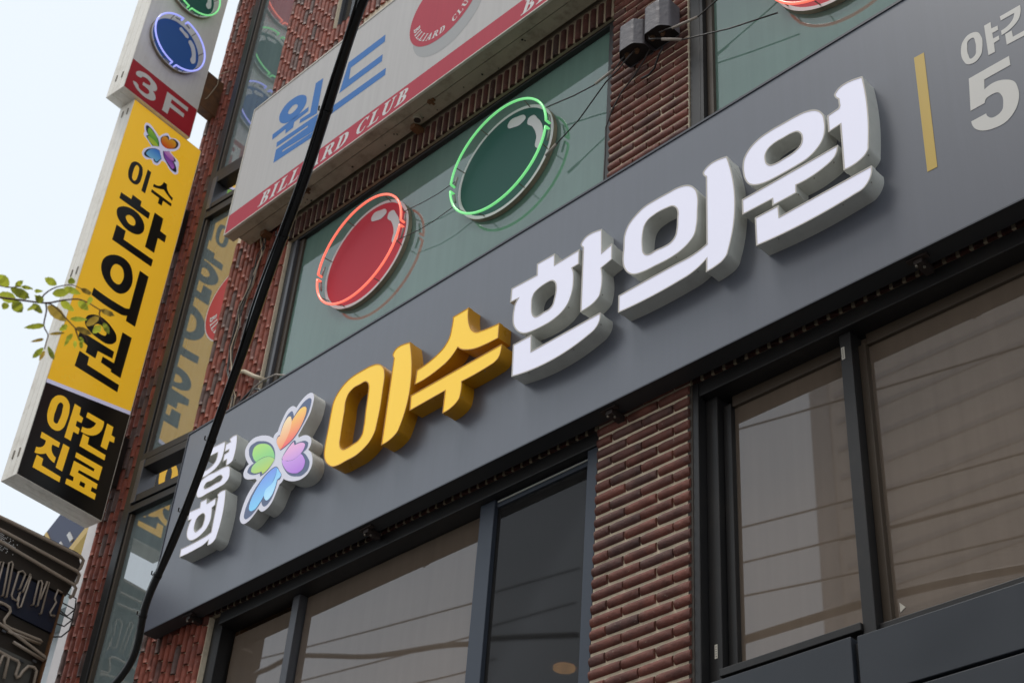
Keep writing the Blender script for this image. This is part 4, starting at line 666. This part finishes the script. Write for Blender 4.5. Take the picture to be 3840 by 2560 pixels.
# ================================================================== projecting signs on the left wing
P = thing('projecting_sign', 'tall yellow projecting sign with black letters above a black lower part', 'sign', tuple(SGN(480, 7095, -.09)))
def SB(mb, u0, u1, z0, z1, d0, d1):
    vs = [SGN(u, z, d) for u in (u0, u1) for d in (d0, d1) for z in (z0, z1)]
    return mb.add(vs, [(0, 1, 3, 2), (4, 6, 7, 5), (0, 4, 5, 1), (2, 3, 7, 6), (0, 2, 6, 4), (1, 5, 7, 3)])
def SP(d): return lambda a, b, dep: SGN(-a, b, d - dep)
def mir(l): return [[-p[0]] + list(p[1:]) for p in l]
yu0, yu1, yz0, yz1 = 96, 858, 7097, 10900
def cabinet(parent, u0, u1, z0, z1, d0, d1, m=None):
    m = m or M['cab']; t = (d1 - d0)
    SB(MB(), u0 + 4, u1 - 6, z0 + 5, z1 - 5, d0 + .008, d1 - .006).go('cabinet', m, parent)
    for a, b in ((d1 - .30 * t, d1 - .002), (d1 - .66 * t, d1 - .315 * t), (d0, d1 - .675 * t)):
        mb = MB(); SB(mb, u1 - 6, u1, z0, z1, a, b); SB(mb, u0, u1 - 6, z0, z0 + 6, a, b); SB(mb, u0, u1 - 6, z1 - 6, z1, a, b); SB(mb, u0 - 3, u0 + 3, z0 + 6, z1 - 6, a, b); mb.go('frame_profile', m, parent)
cabinet(P, yu0, yu1, yz0, yz1, -.185, 0)
mb = MB(); SB(mb, yu0 + 4, yu1 - 5, 8040, yz1 - 6, -.006, 0); mb.go('yellow_face', M['lit_yellow'], P)
qu = [Vector(q) for q in ((-(yu1 - 5), 7898), (-(yu0 + 4), 8045), (-(yu0 + 4), 8078), (-(yu1 - 5), 7932))]
mb = MB(); SB(mb, yu0 + 4, yu1 - 5, yz0 + 6, 8040, -.007, -.002); mb.go('black_face', M['black_film'], P)
mb = MB(); fill(mb, [[qu[3], qu[2], Vector((-(yu0 + 4), 8090)), Vector((-(yu1 - 5), 8090))]], SP(.0008), 0); mb.go('yellow_edge', M['lit_yellow'], P)
mb = MB(); fill(mb, [qu], SP(.0016), 0); mb.go('divider_strip', M['lit_lav'], P)
mb = MB(); fill(mb, [[Vector((-(yu1 - 5), 7100 + 4)), Vector((-(yu0 + 4), 7104)), qu[1], qu[0]]], SP(.0012), 0); mb.go('black_face', M['black_film'], P)
for pc in D['ytext']:
    mb = MB(); fill(mb, loops_of([mir(l) for l in pc], 6.), SP(.0018), 0); mb.go('black_letter', M['black_film'], P)
for pc in D['btext']:
    mb = MB(); fill(mb, loops_of([mir(l) for l in pc], 6.), SP(.0025), 0); mb.go('yellow_letter', M['lit_yellow'], P)
mb = MB(); fill(mb, loops_of([mir(D['semb'])], 5.), SP(.0018), 0); sem = mb.go('emblem', M['lit_lav'], P)
for i, (n, l) in enumerate(D['swings']):
    mb = MB(); fill(mb, loops_of([mir(l)], 5.), SP(.0022 + (0 if n == 'navy' else .0006 + .0003 * (i % 2))), 0); mb.go('wing', PS[n], sem)
for z in (10780, 9000, 7300):
    for d in (-.055, -.122): SB(MB(), yu1 - 1, yu1 + 5, z - 35, z + 35, d - .007, d + .007).go('latch', M['bracket_wire'], P)
Q = thing('projecting_sign', 'white projecting sign with blue and green neon balls over a red 3F band', 'sign', tuple(SGN(620, 10905, -.1)))
wu0, wu1, wz0, wz1 = 262, 1010, 10905, 14400
cabinet(Q, wu0, wu1, wz0, wz1, -.205, .030)
mb = MB(); SB(mb, wu0 + 4, wu1 - 5, wz0 + 6, wz1, .022, .0302); mb.go('white_face', M['cab_face'], Q)
mb = MB(); fill(mb, [[Vector((-(wu1 - 5), wz0 + 6)), Vector((-(wu0 + 4), wz0 + 6)), Vector((-(wu0 + 4), 11256)), Vector((-(wu1 - 5), 11256))]], SP(.0315), 0); mb.go('red_band', M['sign_red'], Q)
for pc in D['t3f']:
    mb = MB(); fill(mb, loops_of([mir(l) for l in pc], 5.), SP(.0328), 0); mb.go('white_character', M['cab_face'], Q)
for z in (11100, 12400):
    for d in (-.05, -.13): SB(MB(), wu1 - 1, wu1 + 5, z - 35, z + 35, d - .007, d + .007).go('latch', M['bracket_wire'], Q)
for zc, mc, mn, gaps in ((11725, 'ball_blue', 'neon_blue', (97.5, 266, 275, 447)), (12478, 'ball_green', 'neon_green', (97.5, 266, 272.5, 447)), (13235, 'ball_red', 'neon_red', (97.5, 266, 272.5, 447))):
    pass
    ball(Q, lambda a, b, dep: SGN(-a, b, .062 - dep), -667, zc, 274, .030, 282, .060, M[mc], M[mn], gaps, (CR3, CR4), 14)
for z0, z1, u0, u1, mm, lb in ((11440, 11880, -40, 262, 'rust', 'rusty brown steel tube bracket holding the white projecting sign'), (9828, 10265, -95, 98, 'dark_steel', 'dark steel bracket behind the middle of the yellow projecting sign'), (7456, 7898, -95, 98, 'dark_steel', 'dark steel bracket beside the black lower part of the yellow sign')):
    mb = MB(); SB(mb, u0, u1, z0, z1, -.16, -.06); t = bevel(mb.go('steel_bracket', M[mm]), .006); tag(t, lb, 'bracket', 'steel brackets of the projecting signs')
    mb = MB(); SB(mb, u0 - 6, u0 + 2, z0 - 40, z1 + 40, -.20, -.03); mb.go('base_plate', M['dark_steel'], t)
# ================================================================== unlit neon board, lower left
N = thing('neon_board', 'dark projecting board with perforated top and unlit neon tubes, lower left', 'sign', tuple(SGN(700, 5000, -.1)))
nu0, nu1 = 215, 1500
def OP(l): return [Vector((-p[0], p[1])) for p in l]
top = OP([(nu1, 6715), (nu0, 6455), (nu0, 6455)])
prof = [Vector(p) for p in ((-nu1, 6470), (-205, 6440), (-168, 6560), (-150, 6700), (-200, 6790), (-820, 6765), (-900, 6735), (-nu1, 6730))]
mb = MB(); fill(mb, [prof], SP(-.02), 0); wall(mb, prof, 0, .16, SP(-.02)); mb.go('perforated_hood', M['board'], N)
hm = MB()
for i in range(34):
    for j2 in range(9):
        if j2 == 5: continue
        u = 905 - i * 11.5 - (j2 % 2) * 5.7; z = 6640 - j2 * 13.5 - i * .9 + .4 * i
        if rnd.random() < max(0, (i - 7)) * .075: continue
        fill(hm, [disc_loop(-u, z, 4.3, 8)], SP(-.0185), 0)
o = hm.go('perforation', mat('bright_perforation', (.95, .95, .95), rough=.4), N); o['kind'] = 'stuff'
for z0, z1, z2 in ((6728, 6752, 6700), (6640, 6636, 6585), (6560, 6530, 6490)):
    pts = [SGN(1400, z0 - 8, .012), SGN(900, z0, .012), SGN(820, z0 + 3, .012), SGN(190, z1, .012), SGN(160, z1 - 12, .005), SGN(150, z1 - 60, -.02), SGN(165, z2 - 40, -.04)]
    MB().tube(pts, .013, 10).go('rail_tube', M['tube_off'], N, True)
MB_ = MB(); SB(MB_, nu0 + 4, nu1, 6150, 6435, -.15, -.035); MB_.go('navy_panel', M['board_blue'], N)
MB_ = MB(); SB(MB_, nu0 + 12, nu1, 5100, 6146, -.15, -.05); MB_.go('lower_panel', M['board'], N)
MB_ = MB(); SB(MB_, 290, nu1, 5100, 5900, -.049, -.044); MB_.go('grey_panel', M['board_grey'], N)
MB_ = MB(); SB(MB_, nu0, nu0 + 12, 5100, 6440, -.16, -.02); MB_.go('edge_strip', M['rust'], N)
def zig(u, z, w, h, k=1):
    d = -.005
    return [SGN(u, z, -.03), SGN(u, z, d), SGN(u, z - h, d), SGN(u - w * .3, z - h - 14, d), SGN(u - w, z - h, d), SGN(u - w, z - 6, d), SGN(u - w * 1.5, z, d), SGN(u - w * 1.5, z - 4, -.03)]
for l in ([(677, 6226), (690, 6340), (704, 6463), (688, 6480), (673, 6469), (648, 6230)], [(570, 6327), (561, 6444), (588, 6456), (615, 6436), (616, 6254), (600, 6238), (564, 6235), (560, 6300)], [(540, 6320), (524, 6462), (515, 6440), (523, 6211), (540, 6196), (553, 6215), (556, 6265)], [(437, 6267), (447, 6445), (430, 6456), (415, 6440), (402, 6275)], [(395, 6330), (382, 6470), (368, 6473), (360, 6233)], [(250, 6448), (283, 6451), (290, 6380), (270, 6360), (295, 6271), (285, 6255), (254, 6263)], [(760, 6226), (770, 6440), (745, 6450), (735, 6230)]):
    q = [SGN(u, z, -.012) for u, z in l]
    MB().tube([SGN(l[0][0], l[0][1], -.035)] + q + [SGN(l[-1][0], l[-1][1], -.035)], .0075, 8).go('neon_tube', M['tube_off'], N, True)
for l in ([(900, 6160), (640, 6178), (600, 6172), (585, 6150), (612, 6075), (600, 6045), (550, 6039), (310, 6056), (292, 6048), (300, 6030), (560, 6012)], [(900, 6040), (640, 6036), (456, 6005), (240, 5962), (226, 5948), (240, 5934), (500, 5960)], [(900, 5880), (478, 5850), (428, 5852), (411, 5835), (415, 5760), (400, 5742), (382, 5760), (370, 5800), (340, 5850), (297, 5860), (270, 5845), (262, 5700)], [(560, 5700), (545, 5840), (520, 5852), (500, 5840), (490, 5700)], [(700, 5700), (680, 5860), (650, 5870), (630, 5850), (620, 5700)]):
    MB().tube([SGN(u, z, -.018) for u, z in l], .0115, 8).go('neon_tube', M['tube_off'], N, True)
for u, z in ((409, 5990), (392, 5868), (585, 6005), (300, 5905)):
    SB(MB(), u - 16, u + 16, z - 8, z + 8, -.03, -.022).go('tube_holder', M['frame_lit'], N)
for i in range(3):
    z = 6420 - i * 80
    q = [SGN(210, z + 60, -.05), SGN(120 - 10 * i, z + 40, -.02), SGN(95, z - 30, -.04), SGN(130, z - 90, -.06), SGN(205, z - 60 - i * 30, -.08)]
    MB().tube(q, .006, 6).go('cable_loop', M['wire'], N, True)
# ================================================================== neighbour beyond the pier
V = thing('neighbour_building', 'white rendered neighbouring building just visible beyond the brick pier', 'building', tuple(LEFT(2.5, 1., 0)))
MB().box(1.408, 1.53, .27, .7, 2.5, 8.3, fr=LF).go('corner_trim', M['stucco'], V)
MB().box(1.535, 7.5, .70, 5.0, 0, 7.25, fr=LF).go('wall', M['stucco_far'], V)
MB().box(1.535, 4.2, .45, .69, 6.98, 7.15, fr=LF).go('canopy', mat('canopy_grey', (.34, .40, .41), rough=.6), V)
NS = thing('neighbour_sign', 'navy sign with gold and white letters between the yellow sign and the dark board', 'sign', tuple(LEFT(2.5, .8, 7.9)))
def TL(a, b, d):                                     # board leaning back over the neighbour's canopy
    ax = (LEFT(2.342, .8, 8.102) - LEFT(2.572, .8, 7.899)).normalized(); nrm = Vector((sL, -cL, 0)); up = nrm.cross(ax)
    return LEFT(2.572, .8, 7.899) + ax * a + up * b + nrm * d
def TB(a0, a1, b0, b1, d0, d1): return MB().box(a0, a1, b0, b1, d0, d1, fr=lambda v: TL(v.x, v.y, v.z))
TB(-.35, .46, .03, .62, -.08, 0).go('panel', M['navy'], NS); TB(-.35, .46, -.05, .028, -.10, .03).go('frame', M['gold'], NS)
for a, w, b0, b1, mm in ((-.30, .05, .30, .60, 'gold'), (-.20, .03, .34, .60, 'gold'), (-.13, .05, .12, .27, 'ball_white'), (.0, .04, .12, .25, 'ball_white'), (-.30, .05, .08, .2, 'ball_white')):
    TB(a, a + w, b0, b1, .001, .012).go('sign_letter', M[mm], NS)
# ================================================================== charcoal cladding below the right window
K = thing('metal_cladding', 'dark charcoal metal cladding panels under the right clinic window', 'cladding', (-2.5, 4.55, 3.6))
KY = 4.53
def KZ(z): return (z - 1.6) * KY / 4.5 + 1.6
def KX(x): return x * KY / 4.5
for x0, x1, z0, z1 in ((KX(-3.62), KX(-2.885), 3.2, KZ(4.300)), (KX(-2.857), KX(-1.0), KZ(4.045), KZ(4.292)), (KX(-2.857), KX(-1.0), 3.2, KZ(4.030))):
    bevel(MB().box(x0, x1, KY, KY + .06, z0, z1).go('cladding_panel', M['clad'], K), .003)
MB().box(KX(-3.6), KX(-1.0), KY + .03, KY + .065, 3.2, KZ(4.28)).go('backing', M['groove'], K)
# ================================================================== transformers and wiring on the pillar
def trafo(label, x0, x1, z0, z1, y0=4.43, y1=4.575):
    t = thing('neon_transformer', label, 'transformer', ((x0 + x1) / 2, 4.58, z0), 'neon transformers on the brick pillar')
    c = .05; o2 = [(x0, y1), (x0, y0 + c), (x0 + c * .8, y0), (x1 - c, y0), (x1, y0 + c), (x1, y1)]
    n = len(o2); mb = MB()
    mb.add([(x, y, z) for z in (z0, z1) for x, y in o2], [tuple(range(n, 2 * n))] + [(i, (i + 1) % n, n + (i + 1) % n, n + i) for i in range(n)])
    bevel(mb.go('case', M['trafo'], t), .012, 3)
    i2 = [(x0 + .006, y1), (x0 + .006, y0 + c), (x0 + c * .8, y0 + .006), (x1 - c, y0 + .006), (x1 - .006, y0 + c), (x1 - .006, y1)]
    MB().add([(x, y, z0 + .012) for x, y in i2], [tuple(range(n))[::-1]]).go('underside', M['trafo_base'], t)
    for q in (.27, .62):
        x = x0 + (x1 - x0) * q; mb = MB()
        for k2 in range(3): mb.tube([(x, y0 + .05 + .03 * q, z0 + .012 - k2 * .009), (x, y0 + .05 + .03 * q, z0 + .005 - k2 * .009)], .017 - k2 * .003, 12)
        mb.go('bushing', M['bushing'], t)
    MB().box(x0 + .02, x1 - .02, y1, YW - .012, z0 + .05, z1 - .05).go('mounting_plate', M['dark_steel'], t)
trafo('left, lower of the two grey neon transformer boxes on the brick pillar', -4.163, -3.972, 8.475, 8.70)
trafo('right, higher of the two grey neon transformer boxes on the brick pillar', -3.966, -3.772, 8.48, 8.72)
def cable(name, label, pts, r, m, sleeve=None, cat='wire', n=8, group=None):
    t = tag(MB().tube(pts, r, n).go(name, m, None, True), label, cat, group)
    for a, b, rr, mm in (sleeve or ()): MB().tube([a, b], rr, 8).go('sleeve', mm, t, True)
    return t
wg = 'thin wires of the neon signs'
cable('neon_wire', 'wire from the right transformer rising to the upper right', [(-3.845, 4.47, 8.475), (-3.835, 4.46, 8.445), (-3.80, 4.47, 8.455), (-3.74, 4.50, 8.46), (-3.593, 4.52, 8.455), (-3.30, 4.52, 8.53), (-2.9, 4.52, 8.66)], .0045, M['wire'], [((-3.765, 4.49, 8.458), (-3.60, 4.518, 8.452), .008, M['sleeve'])], group=wg)
cable('neon_wire', 'wire from the right transformer to the right red neon ball', [(-3.915, 4.46, 8.475), (-3.905, 4.45, 8.435), (-3.862, 4.46, 8.415), (-3.80, 4.50, 8.40), (-3.718, 4.53, 8.357), (-3.40, 4.55, 8.225), (-3.08, 4.56, 8.115)], .0045, M['wire'], [((-3.835, 4.48, 8.408), (-3.725, 4.527, 8.36), .009, M['sleeve'])], group=wg)
cable('neon_wire', 'wire from the left transformer to the top of the green neon ball', [(-4.112, 4.47, 8.465), (-4.13, 4.46, 8.43), (-4.223, 4.50, 8.448), (-4.418, 4.53, 8.475), (-4.60, 4.55, 8.53), (-4.86, 4.56, 8.61)], .0045, M['wire'], [((-4.235, 4.50, 8.45), (-4.40, 4.527, 8.472), .009, M['sleeve'])], group=wg)
cable('neon_wire', 'wire from the left transformer down to the side of the green neon ball', [(-4.045, 4.48, 8.465), (-4.07, 4.46, 8.42), (-4.16, 4.47, 8.38), (-4.30, 4.51, 8.40), (-4.55, 4.55, 8.28), (-4.83, 4.56, 8.165)], .0045, M['wire'], [((-4.74, 4.556, 8.20), (-4.83, 4.56, 8.165), .009, M['sleeve'])], group=wg)
cable('neon_wire', 'upper wire linking the red and green neon balls', [(-6.20, 4.57, 8.53), (-6.0, 4.565, 8.49), (-5.85, 4.565, 8.475), (-5.69, 4.57, 8.49)], .0028, M['wire'], group=wg)
cable('neon_wire', 'lower wire linking the red and green neon balls', [(-6.22, 4.57, 8.285), (-6.0, 4.565, 8.24), (-5.85, 4.565, 8.235), (-5.66, 4.57, 8.26)], .0028, M['wire'], group=wg)
cable('neon_wire', 'dark wire running down the left edge of the brick pillar', [(-3.97, 4.53, 8.47), (-4.02, 4.54, 8.42), (-4.12, 4.56, 8.36), (-4.22, 4.565, 8.30), (-4.30, 4.57, 8.20), (-4.35, 4.58, 8.10), (-4.352, 4.585, 7.9), (-4.356, 4.585, 7.6), (-4.36, 4.585, 7.48)], .005, M['wire'], group=wg)
cable('neon_wire', 'black wire under the transformers ending in a taped joint', [(-3.86, 4.52, 8.39), (-3.90, 4.53, 8.36), (-3.95, 4.55, 8.30), (-4.00, 4.56, 8.29), (-4.06, 4.56, 8.30)], .006, M['rubber'], group=wg)
# bundle of cords on the upright bricks
base = [(-7.966, 9.322), (-7.912, 9.18), (-7.944, 9.075), (-7.981, 8.832), (-8.043, 8.63), (-8.049, 8.449), (-8.065, 8.254), (-8.012, 8.052), (-7.93, 7.85), (-7.882, 7.714), (-7.87, 7.5)]
for q in range(6):
    r2 = random.Random(q); pts = []
    for i, (x, z) in enumerate(base): pts.append((x + r2.uniform(-.03, .03) * (1 if q else .2), 4.56 - q * .004 + r2.uniform(-.006, .006), z + r2.uniform(-.03, .03)))
    fine = []
    for i in range(len(pts) - 1):
        a, b = Vector(pts[i]), Vector(pts[i + 1])
        for t in (0, .33, .66): fine.append(a.lerp(b, t) + Vector((r2.uniform(-.006, .006), 0, 0)))
    cable('cord', ('beige', 'dark', 'beige', 'dark', 'pale', 'dark')[q] + (' thick', ' slack', ' thin', ' thin', ' kinked', ' loose')[q] + ' cord in the bundle on the upright bricks by the black cable', fine, (.006, .005, .004, .0045, .004, .005)[q], M[('cream_wire', 'wire', 'sleeve', 'wire', 'cream_wire', 'wire')[q]], cat='cord', n=6, group='cords on the upright bricks')
cable('conduit', 'ribbed beige conduit stub on the bricks above the left end of the fascia', [(-7.875, 4.54, 7.945), (-7.78, 4.54, 7.90), (-7.65, 4.54, 7.80), (-7.50, 4.55, 7.70)], .016, M['cream_wire'], cat='conduit')
cable('cord', 'brown cord curling over the top edge of the fascia sign', [(-7.60, 4.50, 7.55), (-7.50, 4.48, 7.60), (-7.40, 4.48, 7.615), (-7.28, 4.49, 7.61), (-7.16, 4.52, 7.56), (-7.10, 4.54, 7.50)], .006, M['sleeve'], cat='cord', group='cords on the upright bricks')
cable('cord', 'black cable looped behind the top left of the fascia sign', [(-7.86, 4.54, 7.48), (-7.74, 4.53, 7.60), (-7.60, 4.53, 7.66), (-7.52, 4.54, 7.62), (-7.50, 4.55, 7.48)], .010, M['rubber'], cat='cord', group='cords on the upright bricks')
cable('cord', 'thin cord hanging from the white projecting sign across the rusty bracket', [SGN(-40, 12120, -.02), SGN(20, 12020, -.03), SGN(90, 11930, -.05), SGN(85, 11790, -.045), SGN(110, 11700, -.045), SGN(150, 11560, -.05), SGN(200, 11500, -.1)], .004, M['cream_wire'], cat='cord', n=6)
# ================================================================== thick black cable across the front
def spl(pts, k=4):
    p = [Vector(q) / 1000 for q in pts]; res = []
    for i in range(len(p) - 1):
        a = p[max(i - 1, 0)]; b = p[i]; c = p[i + 1]; d = p[min(i + 2, len(p) - 1)]
        for q in range(k):
            t = q / k; res.append(.5 * ((2 * b) + (c - a) * t + (2 * a - 5 * b + 4 * c - d) * t * t + (3 * b - a - 3 * c + d) * t * t * t))
    res.append(p[-1]); return res
def smooth(c, it=40):
    for _ in range(it): c = [c[0]] + [c[i] * .5 + (c[i - 1] + c[i + 1]) * .25 for i in range(1, len(c) - 1)] + [c[-1]]
    return c
CABLE = smooth(spl(D['cable'], 6), 60)
tc_ = tag(MB().tube(CABLE, .0212, 14).go('overhead_cable', M['rubber'], None, True), 'thick black cable bundle slanting down across the front of the signs', 'cable')
for p in D['ties']:
    p = Vector(p) / 1000; c = CABLE; i = min(range(1, len(c) - 1), key=lambda q: (c[q] - p).length); t = (c[i + 1] - c[i - 1]).normalized()
    MB().tube([c[i] - t * .008, c[i] + t * .008], .024, 14).tube([c[i] + Vector((-.024, -.005, .004)), c[i] + Vector((-.045, -.012, .018)), c[i] + Vector((-.04, -.015, .035))], .004, 6).go('cable_tie', M['rubber'], tc_)
tag(MB().tube(smooth(spl(D['thin'], 6), 30), .0055, 8).go('overhead_cable', M['rubber'], None, True), 'thin black cable tied along the left side of the thick one', 'cable')
# overhead lines behind the viewer, mirrored in the clinic windows
names = ['uppermost', 'second', 'third', 'right-hand upper', 'right-hand second', 'right-hand third', 'right-hand fourth', 'right-hand lowest']
for i, w in enumerate(D['swires']):
    a, b = (Vector(q) / 1000 for q in w); mid = (a + b) / 2 - Vector((0, 0, .03))
    tag(MB().tube([a, a.lerp(mid, .5) - Vector((0, 0, .008)), mid, mid.lerp(b, .5) - Vector((0, 0, .008)), b], .011, 6).go('power_line', M['wire'], None, True), 'street power line, %s of those mirrored in the clinic windows' % names[i], 'power line', 'power lines over the street')
tag(MB().tube(spl(D['scable']), .034, 8).go('power_line', M['wire'], None, True), 'thick sagging street cable mirrored in the left clinic window', 'power line', 'power lines over the street')
# building across the street, mirrored in the right clinic window
O = thing('opposite_building', 'pale beige building across the street with horizontal siding', 'building', (-4, -8, 0))
MB().box(-10.94, 6, -15, -7.0, 0, 19).go('wall', M['siding'], O)
mb = MB()
for i in range(34): mb.box(-10.5, 6, -7.0, -6.985, 2 + i * .5, 2.10 + i * .5)
mb.box(-10.94, -10.6, -7.0, -6.97, 0, 19)
sg = mb.go('siding_strip', M['siding_groove'], O); sg['kind'] = 'stuff'
# ================================================================== small stickers
def sticker(pts, label, y):
    x0, x1, z0, z1 = pts
    s = tag(MB().box(x0, x1, y - .0008, y, z0, z1).go('paper_sticker', M['sticker']), label, 'sticker')
    mb = MB()
    for i in range(5):
        zc = z0 + (z1 - z0) * (i + 1) / 6; mb.box(x0 + (x1 - x0) * .35, x0 + (x1 - x0) * .65, y - .0012, y - .0009, zc - .0025, zc + .0025)
    mb.go('print', M['ink'], s)
sticker((-2.905, -2.888, 5.705, 5.772), 'small pale paper sticker at the top of the window mullion', 4.6345)
sticker((-3.655, -3.640, 4.49, 4.555), 'small pale paper sticker low on the dark frame beside the brick pillar', 4.6495)
tag(MB().add([(-2.79, GY - .002, 4.462), (-2.765, GY - .002, 4.478), (-2.79, GY - .002, 4.505), (-2.79, GY - .0005, 4.462), (-2.765, GY - .0005, 4.478), (-2.79, GY - .0005, 4.505)], [(0, 1, 2), (5, 4, 3), (0, 3, 4, 1), (1, 4, 5, 2), (2, 5, 3, 0)]).go('paper_scrap', M['sticker']), 'tiny pale triangular paper scrap stuck on the right window pane', 'paper scrap')
# ================================================================== tree branch reaching in from the left
TR = thing('tree_branch', 'out of focus leafy branch reaching in from the left edge', 'branch', tuple(Vector(D['twigs'][0][0]) / 1000))
for i, t in enumerate(D['twigs']):
    c = spl(t, 3); n = len(c)
    MB().tube(c, 0, 6, True, [(.0036 if i == 0 else .0024) * (1 - .55 * k / n) for k in range(n)]).go('twig', M['twig'], TR, True)
for i, (b, t, w) in enumerate(D['leaves']):
    r2 = random.Random(i * 3 + 1); b, t = Vector(b) / 1000, Vector(t) / 1000; w = w / 1000
    ax = t - b; view = ((b + t) / 2 - cam.location).normalized(); sd_ = ax.cross(view).normalized(); nn = sd_.cross(ax).normalized()
    K_ = 9; vs = []; fs = []
    for k in range(K_ + 1):
        s = k / K_; hw = w * .6 * (math.sin(math.pi * min(1, s * .96 + .02)) ** .75) * (1.15 - .45 * s) * (1 if k % 2 else .93)
        if k == K_: hw = .0004
        c = b + ax * s + nn * (math.sin(s * 3.0) * .006 * r2.uniform(-1, 1.6))
        fold = nn * (hw * r2.uniform(.15, .5))
        vs += [c - sd_ * hw + fold, c, c + sd_ * hw + fold]
    for k in range(K_):
        for q in (0, 1): fs.append((k * 3 + q, k * 3 + q + 1, k * 3 + q + 4, k * 3 + q + 3))
    put('leaf', vs, fs, M['leaf2'] if i in (15, 19, 20, 24, 25, 26, 30, 34) else M['leaf'], TR, True)
bpy.context.view_layer.update()
